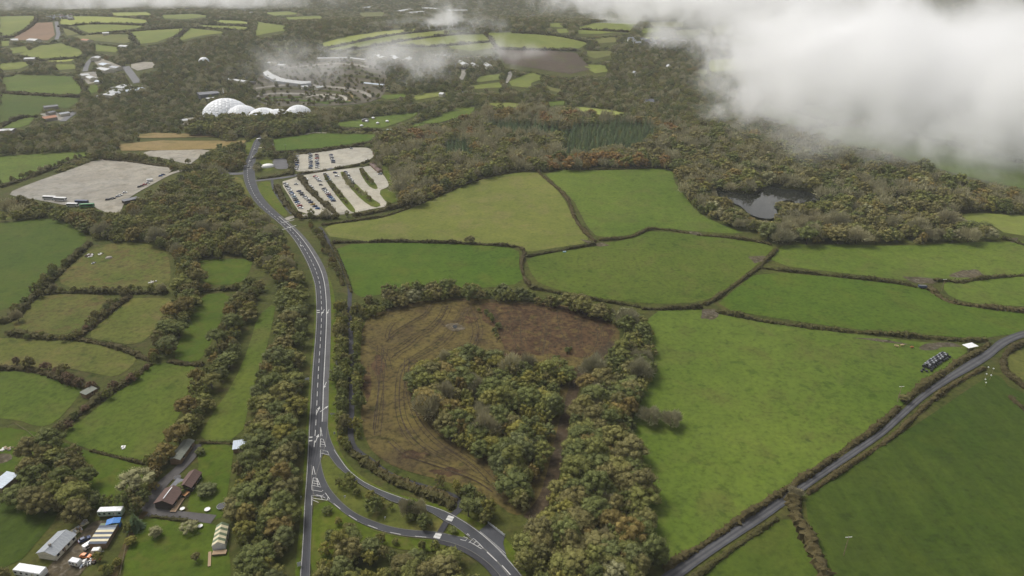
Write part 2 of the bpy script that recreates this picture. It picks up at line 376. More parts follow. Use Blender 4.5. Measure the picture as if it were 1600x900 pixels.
# far fields
FAR_FIELDS = [
 ('grass_far', [(0,26),(58,25),(57,35),(20,57),(0,56)]), ('plough', [(22,59),(58,36),(82,35),(86,55),(75,63),(30,63)]),
 ('grass_far_bright', [(93,30),(100,26),(150,26),(235,32),(225,36),(150,36),(120,40),(95,38)]),
 ('grass_far', [(120,41),(150,37),(240,41),(190,47),(140,52),(125,46)]), ('grass_far_dull', [(95,43),(115,42),(128,52),(105,56)]),
 ('grass_far_dull', [(110,58),(150,54),(200,54),(205,65),(195,68),(130,62)]), ('grass_far', [(200,50),(290,44),(285,52),(245,66),(215,69),(205,58)]),
 ('grass_far', [(297,44),(360,51),(320,55),(275,65),(290,53)]), ('grass_far', [(300,38),(390,41),(385,47),(320,43)]),
 ('grass_far_bright', [(330,31),(375,33),(400,37),(350,37)]), ('grass_far', [(15,76),(40,72),(45,80),(20,84)]),
 ('grass_far', [(30,85),(65,71),(95,68),(130,80),(125,88),(60,92)]), ('grass_far_bright', [(75,95),(120,91),(110,96),(80,98)]),
 ('grass_far', [(87,101),(118,101),(118,108),(87,110)]),
 ('grass_lime', [(5,122),(30,117),(110,120),(132,135),(125,147),(100,148),(10,142),(3,135)]),
 ('grass_dark', [(0,145),(60,150),(125,153),(120,162),(105,170),(90,168),(68,168),(60,180),(0,196)]),
 ('grass_lime', [(0,198),(25,183),(57,181),(45,195),(30,200),(0,201)]), ('grass_lime', [(136,135),(152,133),(155,142),(140,148)]),
 ('stubble', [(205,212),(240,208),(360,210),(340,214),(220,216)]), ('stubble', [(250,220),(385,220),(380,226),(340,233),(280,235),(190,236),(183,226)]),
 ('grass_far', [(400,33),(447,41),(445,48),(420,52),(400,56)]), ('grass_far', [(432,77),(485,67),(480,71),(435,80)]),
 ('grass_far_bright', [(498,69),(540,58),(600,49),(650,45),(655,48),(600,55),(545,66),(510,73)]),
 ('grass_far', [(512,75),(600,57),(660,50),(690,47),(745,50),(700,53),(650,59),(600,67),(560,74),(515,80)]),
 ('grass_far', [(600,69),(650,61),(700,55),(760,54),(765,63),(700,69),(650,73)]), ('grass_far', [(700,71),(765,65),(772,75),(740,80),(705,76)]),
 ('grass_far', [(757,52),(800,51),(870,55),(920,66),(905,76),(850,76),(775,73),(765,62)]),
 ('heath', [(775,77),(840,78),(900,83),(925,108),(890,116),(830,106),(790,100)]),
 ('grass_far', [(750,120),(785,115),(780,125),(740,130)]), ('grass_far', [(732,135),(780,129),(785,137),(735,140)]), ('grass_far', [(795,128),(830,113),(852,122),(830,130),(830,138),(800,135)]),
 ('grass_lime', [(520,194),(575,185),(660,175),(640,186),(600,200),(570,200),(535,198)]), ('grass_lime', [(630,201),(660,191),(715,169),(745,168),(740,178),(690,191),(650,201)]),
 ('grass_green', [(425,219),(490,209),(585,211),(588,216),(570,222),(510,231),(432,236)]),
 ('grass_far', [(760,162),(800,161),(828,165),(815,168),(770,168)]), ('grass_far_bright', [(898,167),(950,172),(992,180),(960,183),(905,175)]),
 ('grass_far', [(855,37),(880,36),(880,43),(860,42)]), ('grass_far', [(870,46),(892,45),(890,51),(872,52)]), ('grass_far', [(900,45),(975,36),(1000,38),(985,48),(940,53),(905,53)]),
 ('grass_far_dull', [(1010,35),(1070,33),(1070,41),(1020,42)]), ('grass_far_dull', [(1050,48),(1100,46),(1093,55),(1060,56)]), ('grass_far_dull', [(1110,40),(1150,38),(1145,52),(1115,53)]),
 ('grass_far_bright', [(1008,59),(1030,57),(1028,63),(1005,63)]), ('grass_far_dull', [(915,80),(955,80),(960,86),(930,92),(912,86)]), ('grass_far', [(905,101),(945,102),(950,112),(930,115)]),
 ('grass_far_bright', [(1105,95),(1140,92),(1200,90),(1200,105),(1110,113)]), ('grass_far_dull', [(1087,109),(1105,109),(1105,116),(1095,116)]), ('grass_far_dull', [(850,133),(875,140),(885,147),(860,142)]),
 ('grass_lime', [(1185,166),(1225,168),(1265,181),(1290,191),(1250,200),(1230,193),(1195,181)]), ('grass_lime', [(1245,168),(1310,165),(1370,180),(1300,189),(1265,179)]),
 ('grass_lime', [(1260,206),(1300,197),(1400,201),(1500,226),(1660,268),(1660,305),(1560,288),(1480,268),(1400,244),(1320,226)]),
 ('grass_far', [(1200,120),(1280,112),(1360,130),(1340,150),(1230,145)]), ('grass_far', [(1400,150),(1500,150),(1600,175),(1600,220),(1500,200)]),
]
FAR_FIELDS += [('grass_far', [(250,24),(300,22),(330,26),(290,30),(255,29)]), ('grass_far_bright', [(170,20),(230,19),(240,24),(180,25)]), ('grass_far', [(410,20),(450,18),(470,22),(430,25)]), ('grass_far', [(445,27),(500,25),(505,30),(450,33)]), ('grass_far_dull', [(560,20),(600,19),(603,25),(565,26)]),
 ('grass_far', [(0,64),(18,64),(14,72),(0,73)]), ('grass_far', [(0,100),(30,97),(55,98),(30,108),(0,110)]), ('grass_far', [(150,70),(190,75),(180,82),(150,80)]), ('grass_far_dull', [(1140,58),(1190,56),(1200,64),(1150,68)]), ('grass_far', [(1000,45),(1035,44),(1035,50),(1005,52)]),
 ('grass_far', [(640,150),(690,143),(700,148),(650,157)]), ('grass_lime', [(590,150),(630,147),(640,151),(605,156)]), ('grass_lime', [(850,160),(880,158),(890,163),(860,166)]), ('grass_far_dull', [(930,60),(960,58),(965,66),(935,68)])]
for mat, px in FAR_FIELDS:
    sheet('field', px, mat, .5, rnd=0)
# pond
pond_px = [(1112,298),(1128,296),(1150,303),(1168,306),(1185,300),(1194,291),(1215,291),(1222,297),(1240,296),(1262,300),(1285,309),(1280,317),(1255,318),(1243,322),(1235,314),(1216,318),(1212,332),(1217,343),(1195,347),(1168,338),(1160,326),(1140,318),(1122,309)]
pp = smooth_line(PL(pond_px), 2, True); pz = max(Z(*p) for p in pp) + .4
m, nt, b = nodes('pond_water')
b.inputs['Base Color'].default_value = (.012, .014, .012, 1); b.inputs['Roughness'].default_value = .03; b.inputs['IOR'].default_value = 1.33
bump(nt, b, noise(nt, pos(nt), .5, 3), .02, .05)
o = link('pond', mesh('pond', [(x, y, pz) for x, y in pp], [tuple(range(len(pp)))], MATS['pond_water'])); tag(o, kind='structure')
if o.data.polygons[0].normal.z < 0: o.data.flip_normals()
KEEP_OUT.append(np.array(pp))

# bare, cut-over ground in the middle
sheet('cut_ground', [(566,505),(590,487),(640,472),(720,465),(800,470),(880,476),(940,490),(968,512),(968,540),(940,566),(905,592),(888,640),(872,690),(858,755),(848,790),(830,803),(800,806),(775,785),(740,768),(690,750),(640,738),(600,722),(572,695),(562,640),(563,560)], 'cut_ground', .15, keep=False)
sheet('cleared_soil', ragged([(748,480),(770,474),(830,475),(890,480),(945,495),(963,513),(960,536),(930,556),(890,560),(860,552),(815,556),(782,542),(775,520),(755,500)], 5, 9), 'cleared_soil', .24, keep=False, rnd=2)
for px_, py_, rx_, ry_ in ((590,570,9,16), (650,712,22,6), (700,738,26,6), (735,500,12,6), (900,585,8,12), (575,600,5,30), (780,560,12,6)):
    sheet('cleared_soil', ragged([(px_ + rx_ * math.cos(t_), py_ + ry_ * math.sin(t_)) for t_ in np.linspace(0, 6.0, 14)], 3.2, 5), 'cleared_soil', .21, keep=False, rnd=2)
sheet('scrub_floor', [(285,320),(330,310),(385,325),(405,350),(400,385),(370,395),(330,375),(300,350)], 'scrub_floor', .15, keep=False)
sheet('quarry_floor', [(390,150),(402,120),(425,104),(480,95),(560,90),(600,105),(608,135),(590,158),(540,165),(480,166),(420,166)], 'quarry', .5, rnd=1)
# trodden gateways
for px in ([(1097,484),(1118,484),(1124,494),(1112,501),(1093,499)], [(1408,432),(1440,434),(1475,437),(1455,444),(1425,442)], [(1480,432),(1503,421),(1530,423),(1548,436),(1510,435)],
           [(1168,402),(1195,400),(1204,407),(1180,412)], [(1432,545),(1452,537),(1480,535),(1500,538),(1504,542),(1478,543),(1462,548),(1445,547)], [(905,374),(938,379),(955,384),(928,386)], [(1068,362),(1090,364),(1100,370)],
           [(1590,371),(1575,373),(1583,379)], [(1330,528),(1380,530),(1425,540),(1380,535)]):
    sheet('trodden_gateway', ragged(px, 2.6, 7), 'trodden_mud', .24, keep=False, rnd=2)
# gravel lots and the small yards
sheet('gravel_lot', [(10,303),(45,288),(120,262),(152,249),(190,251),(237,257),(273,263),(262,272),(245,280),(222,292),(212,300),(190,312),(185,332),(163,333),(145,322),(105,322),(62,313),(32,309)], 'gravel_lot', .3)
sheet('gravel_lot', [(222,239),(240,235),(338,233),(312,246),(302,253),(297,258),(250,246),(225,244)], 'gravel_lot', .3)
sheet('yard', [(205,100),(225,97),(245,98),(240,106),(215,111),(205,106)], 'gravel_lot', .6, rnd=0)
sheet('yard', [(278,188),(300,184),(340,187),(350,190),(325,196),(285,195)], 'gravel_lot', .6, rnd=0)
sheet('yard', [(146,95),(160,92),(190,104),(183,112),(158,110)], 'gravel_lot', .6, rnd=0)
sheet('yard', [(120,115),(150,112),(158,128),(138,132)], 'gravel_lot', .6, rnd=0)
sheet('yard', [(63,178),(90,176),(105,178),(100,188),(70,190)], 'gravel_lot', .4, rnd=0)
sheet('yard', [(82,880),(112,850),(128,835),(140,818),(160,812),(172,822),(150,850),(140,880),(120,905),(70,925),(60,900)], 'trodden_mud', .2)
sheet('yard', [(-20,712),(14,708),(22,716),(8,724),(-20,728)], 'trodden_mud', .25)
sheet('parking_area', [(460,241),(505,235),(545,231),(582,231),(586,244),(572,253),(530,261),(511,265),(468,269),(459,266)], 'gravel_buff', .3)
sheet('parking_area', [(438,285),(452,281),(473,274),(510,268),(560,262),(583,259),(600,274),(608,288),(606,293),(592,298),(609,320),(604,323),(575,328),(550,334),(527,336),(470,336),(455,312)], 'gravel_buff', .3)
sheet('parking_area', [(425,250),(440,247),(452,251),(452,264),(435,265),(428,262)], 'asphalt_pale', .3)
# grass between the parking bays
for px in ([(505,276),(512,274),(530,298),(548,318),(557,331),(549,333),(532,314),(515,292)], [(530,270),(537,268),(560,292),(580,310),(598,321),(585,326),(566,314),(545,292)],
           [(560,266),(567,264),(578,276),(592,294),(586,297),(574,290)], [(590,299),(607,295),(628,312),(613,318),(605,319)], [(594,262),(600,258),(612,275),(622,300),(610,293),(606,282)]):
    sheet('grass_island', px, 'grass_verge', .42)
# verges
sheet('verge', [(405,253),(415,249),(426,250),(429,263),(420,269),(407,267)], 'grass_verge', .22)
sheet('verge', [(470,388),(480,410),(488,437),(491,450),(492,488),(490,525),(486,562),(483,600),(481,637),(478,675),(476,712),(474,750),(471,787),(468,825),(464,862),(460,905),(470,905),(475,862),(477,825),(479,787),(482,750),(484,712),(486,675),(489,637),(491,600),(493,562),(496,525),(497,488),(496,450),(490,425),(482,400)], 'grass_verge', .2)
sheet('verge', [(512,440),(514,480),(513,560),(510,640),(510,680),(520,705),(535,725),(570,758),(620,780),(675,796),(700,802),(708,800),(690,790),(650,780),(610,770),(575,752),(545,728),(528,700),(525,660),(526,600),(527,540),(525,490),(522,455),(512,430)], 'grass_verge', .2)
sheet('verge', [(500,717),(511,708),(525,728),(552,752),(575,767),(612,787),(647,794),(672,801),(697,818),(690,834),(645,831),(612,826),(585,817),(560,807),(540,793),(525,778),(512,761),(504,740)], 'grass_olive', .2)
sheet('verge', [(486,795),(508,783),(517,786),(535,801),(555,815),(580,826),(612,836),(645,841),(677,843),(700,850),(690,862),(640,862),(590,850),(560,860),(520,905),(483,905)], 'grass_verge', .2)
sheet('verge', [(706,823),(712,822),(728,836),(724,842),(694,836)], 'grass_verge', .3, keep=False)
sheet('verge', [(704,802),(716,800),(750,818),(762,822),(748,832),(726,816)], 'grass_verge', .2)
sheet('verge', [(790,870),(786,848),(790,838),(830,900),(800,905),(815,905)], 'grass_verge', .2)
sheet('verge', [(401,297),(406,285),(420,283),(424,288),(440,320),(452,338),(440,337),(425,322),(412,308)], 'grass_verge', .2)
sheet('verge', [(350,275),(378,277),(382,290),(398,318),(392,318),(372,295),(356,283)], 'grass_olive', .2)
sheet('verge', [(385,222),(402,212),(398,220),(392,232),(386,246),(380,255),(382,240)], 'grass_verge', .2)

# ------------------------------------------------------------------ roads
def resample_edges(L, R_, step):
    """two plan polylines -> paired stations"""
    def par(p):
        p = np.array(p); d = np.r_[0, np.cumsum(np.linalg.norm(np.diff(p, axis=0), axis=1))]; return p, d / d[-1], d[-1]
    a, ta, la = par(L); b, tb, lb = par(R_)
    n = max(2, int(max(la, lb) / step)); t = np.linspace(0, 1, n)
    A = np.stack([np.interp(t, ta, a[:, k]) for k in (0, 1)], 1); B = np.stack([np.interp(t, tb, b[:, k]) for k in (0, 1)], 1)
    return A, B
def strip_mesh(name, A, B, off, mat, parent=None, cross=3, kind=None):
    V = []; F = []
    for i in range(len(A)):
        for k in range(cross + 1):
            p = A[i] + (B[i] - A[i]) * k / cross; V.append((p[0], p[1], Z(*p) + off))
    w = cross + 1
    for i in range(len(A) - 1):
        for k in range(cross):
            F.append((i * w + k, i * w + k + 1, (i + 1) * w + k + 1, (i + 1) * w + k))
    me = mesh(name, V, F, MATS[mat], smooth=True)
    if me.polygons[0].normal.z < 0: me.flip_normals()
    o = link(name, me, parent)
    if kind: tag(o, kind=kind)
    return o
def line_strip(name, pts, width, off, mat, parent=None, step=3.0, kind=None, keep=False, sm=2):
    p = np.array(densify(smooth_line(pts, sm), step, False))
    t = np.gradient(p, axis=0); t /= np.linalg.norm(t, axis=1)[:, None] + 1e-9
    n = np.stack([-t[:, 1], t[:, 0]], 1) * width / 2
    if keep: KEEP_OUT.append(np.r_[p + n * 1.6, (p - n * 1.6)[::-1]])
    return strip_mesh(name, p + n, p - n, off, mat, parent, 1, kind)
def kerb(name, pts, parent, h=.12, w=.22, off=.3):
    p = np.array(densify(pts, 4, False))
    t = np.gradient(p, axis=0); t /= np.linalg.norm(t, axis=1)[:, None] + 1e-9
    n = np.stack([-t[:, 1], t[:, 0]], 1) * w / 2
    V = []; F = []
    for i in range(len(p)):
        z = Z(*p[i]) + off
        for s, dz in ((1, -.3), (1, h), (-1, h), (-1, -.3)):
            q = p[i] + n[i] * s; V.append((q[0], q[1], z + dz))
    for i in range(len(p) - 1):
        for k in range(3): F.append((i * 4 + k, i * 4 + k + 1, i * 4 + 4 + k + 1, i * 4 + 4 + k))
    return link(name, mesh(name, V, F, MATS['kerb_stone']), parent)
RO = .34          # road surface above the terrain
def road(name, L, R_, mat, step=4.0, kerbs=True, off=RO, cross=3):
    A, B = resample_edges(smooth_line(PL(L), 2), smooth_line(PL(R_), 2), step)
    o = strip_mesh(name, A, B, off, mat, None, cross, 'structure')
    KEEP_OUT.append(np.r_[A, B[::-1]])
    if kerbs:
        kerb('kerb', A, o); kerb('kerb', B, o)
    return o, A, B
mainL = [(407.5,212),(397,220),(392,235),(385,250),(380.5,263.5),(380,272),(381.5,282),(385,292),(389,301),(400,318),(415,332),(432,345.5),(445,357),(460,375),(472,395),(482,415),(490,437),(493,450),(495,487),(493,525),(489.5,562),(487,600),(485,637),(482.5,675),(481,712),(479,750),(476,787),(474.5,825),(472.5,862),(469.5,900),(467.5,925)]
mainR = [(413.5,212),(409,220),(402,235),(399,250),(398,263.5),(398,272),(399,282),(401.5,289),(405,300),(415,315),(432,332),(447,344),(467,361),(485,382),(500,405),(510,425),(514.5,447),(517,475),(517,500),(516.5,525),(515.5,562),(513.7,600),(513,637),(512,668),(508,700),(500,722),(491,755),(488,787),(486.5,825),(485,862),(484,900),(483.5,925)]
main_road, MA, MB_ = road('main_road', mainL, mainR, 'asphalt', 3.0)
slip1_top = [(500,716),(504,740),(512,760),(525,777),(540,792),(560,806),(585,816),(612,825),(645,830),(677,831),(695,835),(725,841),(740,846),(757,858),(775,875),(795,900),(810,925)]
slip1_bot = [(487,728),(487.5,765),(492,778),(507,778),(517,785),(535,800),(555,814),(580,825),(612,835),(645,840),(677,842),(707,849),(732,859),(757,875),(775,892),(783,903),(798,925)]
sr1, A1, B1 = road('slip_road', slip1_top, slip1_bot, 'asphalt', 3.0, off=RO + .03)
slip2_l = [(500,668),(501,700),(503,712),(511,708),(520,720),(527,730),(540,740),(552,750),(575,765),(595,775),(612,785),(647,792),(670,799),(695,815),(710,822),(727,835),(741,847),(757,859),(775,876),(795,901),(810,926)]
slip2_r = [(512,668),(514,680),(517,690),(525,707),(535,722),(542,732),(550,740),(560,748),(570,755),(595,767),(620,776),(647,785),(675,792),(702,802),(725,815),(747,830),(767,847),(785,865),(800,882),(815,900),(832,925)]
sr2, A2, B2 = road('slip_road', slip2_l, slip2_r, 'asphalt', 3.0, off=RO + .06)
lane_t = [(1640,508),(1600,516),(1575,525),(1556,534),(1545,546),(1512,565),(1475,590),(1450,607),(1425,627),(1400,650),(1375,674),(1325,707),(1275,742),(1245,760),(1200,789.5),(1150,822),(1100,857),(1037,897),(1000,925)]
lane_b = [(1640,518),(1600,527),(1578,536),(1560,549),(1552,557),(1525,575),(1487,595),(1450,619),(1425,641),(1400,664),(1384,679),(1340,710),(1295,740),(1255,768),(1200,810),(1150,842),(1100,876),(1066,902),(1030,928)]
lane, LA, LB = road('country_lane', lane_t, lane_b, 'asphalt', 4.0, kerbs=False)
def path_px(name, px, w, mat, off=.3, keep=True):
    return line_strip(name, PL(px), w, off, mat, kind='structure', keep=keep)
path_px('footpath', [(500,355),(512,375),(525,395),(535,415),(540,432),(547,450),(546,480),(546,500),(549,532),(549,600),(550,640),(547,675),(550,695),(560,707),(580,720),(600,737),(625,750),(650,757),(675,765),(700,772),(715,779),(721,790),(716,799),(707,806)], 2.6, 'asphalt_dark')
path_px('footpath', [(700,812),(694,822),(687,834)], 2.4, 'asphalt_dark', .31)
path_px('footpath', [(677,845),(707,852),(732,863),(757,880),(772,897),(785,915)], 2.2, 'asphalt_dark', .31)
path_px('footpath', [(425,281),(426,292),(432,305),(445,322),(456,335)], 2.6, 'asphalt', .31)
path_px('footpath', [(398,231),(415,231),(425,229),(428,224),(440,220),(465,215),(488,207),(510,208)], 2.4, 'gravel_buff', .3)
path_px('access_road', [(399,283),(425,280),(452,277),(470,272),(505,267),(520,263)], 6, 'asphalt_pale', .33)
path_px('access_road', [(446,344),(456,339),(475,337),(505,338),(530,334),(550,331)], 6, 'gravel_lot', .33)
path_px('access_road', [(340,272),(355,271.5),(368,272),(382,271)], 9, 'asphalt_pale', .33)
path_px('access_road', [(182,334),(190,314),(212,300),(240,285),(262,273),(285,266)], 6, 'gravel_lot', .38)
path_px('driveway', [(306,695),(300,712),(288,726),(275,738),(258,752),(248,765),(238,780),(230,796),(236,803)], 5.0, 'drive', .25)
path_px('farm_track', [(228,800),(215,815),(203,840),(191,868),(176,905)], 2.6, 'scrub_floor', .27)
path_px('driveway', [(236,801),(262,804),(300,808),(334,812)], 4.5, 'drive', .26)
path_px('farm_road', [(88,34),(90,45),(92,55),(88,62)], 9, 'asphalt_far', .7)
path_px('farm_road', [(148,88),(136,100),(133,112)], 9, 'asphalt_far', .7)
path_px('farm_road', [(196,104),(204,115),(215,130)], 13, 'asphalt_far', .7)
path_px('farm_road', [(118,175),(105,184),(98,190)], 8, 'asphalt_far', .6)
path_px('farm_road', [(790,130),(798,118),(795,112)], 7, 'gravel_lot', .6)
path_px('farm_road', [(720,125),(725,115),(724,108)], 8, 'gravel_lot', .6)
sheet('lay_by', [(747,831),(762,820),(789,837),(786,850),(792,872),(785,866),(767,848)], 'asphalt', .36, rnd=0)
# the mud track through the wood
path_px('mud_track', [(960,535),(935,556),(910,578),(897,605),(886,645),(876,690),(866,735),(855,775),(838,800),(826,812)], 5.5, 'mud', .27)

# ------------------------------------------------------------------ painted markings
def mid(A, B, f): return A + (B - A) * f
def paint(pts, w, parent, off=RO + .11, name='road_marking', step=2.0):
    p = np.array(densify([tuple(q) for q in pts], step, False))
    if len(p) < 2: return
    t = np.gradient(p, axis=0); t /= np.linalg.norm(t, axis=1)[:, None] + 1e-9
    n = np.stack([-t[:, 1], t[:, 0]], 1) * w / 2
    return strip_mesh(name, p + n, p - n, off, 'road_paint', parent, 1)
def cum(p): return np.r_[0, np.cumsum(np.linalg.norm(np.diff(p, axis=0), axis=1))]
def sub(p, d, a, b):
    q = [np.array([np.interp(s, d, p[:, k]) for k in (0, 1)]) for s in np.linspace(a, b, max(2, int((b - a) / 3) + 1))]
    return q
def st_at(A, B, px, py):
    q = np.array(P(px, py)); return int(np.argmin(np.linalg.norm((A + B) / 2 - q, axis=1)))
i330, i665, i720 = st_at(MA, MB_, 430, 340), st_at(MA, MB_, 498, 665), st_at(MA, MB_, 490, 715)
# worn turning lane on the right-hand side
strip_mesh('turning_lane', mid(MA, MB_, .72)[i330:i665], mid(MA, MB_, .985)[i330:i665], RO + .05, 'lane_worn', main_road, 2)
for f_ in (.09, .25, .43, .60):
    strip_mesh('wheel_track', mid(MA, MB_, f_ - .028)[i330:], mid(MA, MB_, f_ + .028)[i330:], RO + .04, 'asphalt_dark', main_road, 1)
for f_ in (.30, .70):
    strip_mesh('wheel_track', mid(LA, LB, f_ - .11), mid(LA, LB, f_ + .11), RO + .04, 'lane_worn', lane, 1)
ln = mid(MA, MB_, .70)[i330:i665]; paint(ln, .34, main_road)
c = mid(MA, MB_, .36)[st_at(MA, MB_, 405, 218):i720]; dd = cum(c); s = 0.0
while s < dd[-1] - 6:
    paint(sub(c, dd, s, s + 4.6), .26, main_road); s += 8.2
paint(mid(MA, MB_, .04)[i330:], .12, main_road)
for A, B, f, r in ((A1, B1, .93, sr1),):
    c = mid(A, B, f); dd = cum(c); s = 20.0
    while s < dd[-1] * .62: paint(sub(c, dd, s, s + 4.5), .2, r, RO + .14); s += 10
paint(mid(A2, B2, .93)[6:60], .14, sr2, RO + .16)
def px_lines(lines, w, parent, off):
    for l in lines: paint(PL(l), w * .78, parent, off, step=3)
hat = RO + .17
px_lines([[(501.3,669),(503.5,682.7),(500.8,682.7),(501.3,669)], [(501.3,687),(505.4,687.6),(509,699.5),(500.4,699.5),(501.3,687)], [(501,691.5),(506.6,692.5)], [(500.8,695),(507.9,696.5)],
          [(500.6,716),(501,704),(512,706.7),(514.7,712.5),(501.3,709.3)]], .28, main_road, hat)
px_lines([[(489.8,729.8),(492.8,742.8),(488,743),(489.8,729.8)], [(489.8,748),(495.5,748.8),(501.9,762.7),(487.6,759.5),(489.8,748)], [(489,752.5),(497.5,754)], [(488.3,756),(499.6,758.5)], [(495,749),(497,761)],
          [(487.6,759.5),(487.6,767),(503,769.5),(505,767)], [(487,791),(487,776),(504.5,775.5),(508.5,771.5),(515.6,781.5),(511,783),(504,782),(487.5,779.5)], [(501,776),(504,782)], [(487.5,782),(498,786.5)], [(511,783),(513,778.5)]], .28, sr1, hat)
px_lines([[(719.5,844.5),(727.5,846.5),(730.5,842.2),(724.3,840)], [(728.8,836.2),(734.3,838.6),(730.5,835)], [(732.7,849.5),(739.8,842.6),(749,851),(755.3,858),(752,858.8),(743,853.3),(734.3,848.6)], [(739,852),(744.5,846.8)], [(745,855.5),(750.5,852.5)]], .28, sr2, hat)
px_lines([[(761,864),(776.5,878.5)], [(784.5,885),(797.5,899.5)]], .45, sr2, hat)
px_lines([[(748.5,832.5),(760,842),(775,855),(791,871)], [(750.5,832),(762,841.5),(777,854.5),(790,866.5)]], .16, sr2, hat)
def blocks(lst, w, parent):
    for (a, b) in lst: paint(PL([a, b]), w, parent, hat + .02)
blocks([((699.8,808),(708.8,811)), ((697.6,811.6),(706.8,815))], 1.25, sr2)
blocks([((680,835.8),(690,837.6)), ((677.8,839.6),(688,841.8))], 1.25, sr1)
blocks([((483.5,684.8),(488.5,684.4)), ((482.3,690.3),(488.3,689.7)), ((495,486.4),(499.5,486)), ((495,489.6),(499.8,489.2))], .9, main_road)
blocks([((385,264),(393,264)), ((437,361),(463,353)), ((440,349),(460,344))], .7, main_road)
def arrow(px, py, ang, parent, s=1.0):
    x, y = P(px, py); d = np.array([math.sin(ang), math.cos(ang)]); n = np.array([d[1], -d[0]]); q = np.array([x, y])
    paint([q - d * 3 * s, q + d * 1 * s], .32, parent, hat)
    T = [q + d * .8 * s - n * .75, q + d * .8 * s + n * .75, q + d * 3 * s]
    o = link('arrow_marking', mesh('arrow_marking', [(p[0], p[1], Z(*p) + hat) for p in T], [(0, 1, 2)], MATS['road_paint']), parent)
    if o.data.polygons[0].normal.z < 0: o.data.flip_normals()
for a in ((497.3,642,0), (507,640,.5), (508,603,math.pi), (505,488,math.pi), (512.5,488,math.pi), (495.5,686,0), (470,384,2.7), (452,356,2.5), (396,245,.2), (391,262,.1)):
    arrow(*a, main_road)

sheet('puddle', [(706,510),(712,508),(716,512),(710,515)], 'pond_water', .45, keep=False)
sheet('trodden_gateway', ragged([(695,510),(705,505),(722,509),(728,515),(712,519),(700,516)], 1.5, 4), 'trodden_mud', .4, keep=False, rnd=2)
# wheel ruts on the cut-over ground
RUTS = [[(720,480),(712,500),(690,530),(660,548),(640,560),(622,575),(617,610),(618,650),(630,680),(650,700),(680,715)], [(727,482),(718,505),(697,535),(668,552),(640,566),(627,580),(623,612),(625,650),(640,680),(665,705),(700,722)],
 [(700,478),(690,500),(672,520),(655,525),(640,540),(620,552),(612,560)], [(693,478),(683,498),(665,515),(648,522),(630,535),(610,548)], [(735,480),(745,500),(750,520),(740,540),(728,545)], [(728,480),(735,500),(740,520),(735,535)],
 [(676,472),(665,490),(648,500),(630,510),(612,520),(605,535)], [(620,520),(606,532),(610,515),(618,505)], [(590,540),(587,570),(592,600),(590,640),(585,680)], [(600,545),(595,575),(592,610),(586,645),(583,672)],
 [(632,560),(632,600),(640,640),(655,670),(685,700),(720,720),(745,740)], [(640,562),(636,600),(646,640),(662,668),(695,700),(740,728),(765,755)], [(606,690),(630,712),(660,722),(700,735),(745,752),(770,770)], [(790,480),(800,500),(795,520),(810,545)], [(800,478),(815,500),(812,530),(822,548)],
 [(840,480),(848,505),(845,530),(842,552)], [(850,482),(856,510),(852,535),(848,556)], [(870,485),(872,510),(885,535),(890,552)], [(905,495),(903,520),(905,545)], [(930,505),(935,525),(930,545),(915,558)], [(940,512),(945,530),(938,548),(920,562)], [(775,495),(790,515),(775,535)],
 [(860,545),(885,530),(900,535)], [(575,540),(600,555),(605,580)], [(760,480),(775,500),(790,505),(820,500)]]
def shifted(pts, dx):
    p = np.array(pts); t = np.gradient(p, axis=0); t /= np.linalg.norm(t, axis=1)[:, None]
    return [tuple(q) for q in p + np.stack([-t[:, 1], t[:, 0]], 1) * dx]
for k, r in enumerate(RUTS):
    line_strip('wheel_rut', shifted(PL(r), 2.1 + .3 * (k % 3)), .34, .29 + .012 * (k % 8), 'mud', kind='structure', sm=3)
    line_strip('wheel_rut', PL(r), .36 + .3 * ((k * 7) % 5) / 4, .31 + .012 * (k % 8), 'mud', kind='structure', sm=3)
# ------------------------------------------------------------------ foliage materials
def leaf_mat(name, a, b_, c, rough=.85, gain=1.72):
    """a..b_ over the crown and from tree to tree, c for the odd tree"""
    m, nt, b = nodes(name)
    tc = nt.nodes.new('ShaderNodeTexCoord'); oi = nt.nodes.new('ShaderNodeObjectInfo')
    g = nt.nodes.new('ShaderNodeNewGeometry')
    f = noise(nt, g.outputs['Position'], .55, 3, .6)
    col = ramp(nt, f, [(.3, a), (.7, b_)])
    col = mix(nt, ramp(nt, oi.outputs['Random'], [(.55, (0, 0, 0)), (1, (.85, .85, .85))]), col, c)
    r2 = nt.nodes.new('ShaderNodeMath'); r2.operation = 'FRACT'
    mu = nt.nodes.new('ShaderNodeMath'); mu.operation = 'MULTIPLY'; mu.inputs[1].default_value = 17.3
    nt.links.new(oi.outputs['Random'], mu.inputs[0]); nt.links.new(mu.outputs[0], r2.inputs[0])
    col = mix(nt, 1.0, col, ramp(nt, r2.outputs[0], [(0, (.84, .85, .86)), (1, (1.16, 1.14, 1.1))]), 'MULTIPLY')
    f2 = noise(nt, g.outputs['Position'], 3.0, 2, .6)
    col = mix(nt, .35, col, ramp(nt, f2, [(.25, (.6, .6, .6)), (.75, (1.4, 1.4, 1.35))]), 'MULTIPLY')
    col = mix(nt, 1.0, col, (gain, gain, gain), 'MULTIPLY')
    nt.links.new(col, b.inputs['Base Color'])
    b.inputs['Roughness'].default_value = rough; b.inputs['Specular IOR Level'].default_value = .12
    tr = nt.nodes.new('ShaderNodeBsdfTranslucent'); nt.links.new(col, tr.inputs['Color'])
    ms = nt.nodes.new('ShaderNodeMixShader'); ms.inputs[0].default_value = .18
    out = nt.nodes['Material Output']
    nt.links.new(b.outputs[0], ms.inputs[1]); nt.links.new(tr.outputs[0], ms.inputs[2]); nt.links.new(ms.outputs[0], out.inputs['Surface'])
    return m
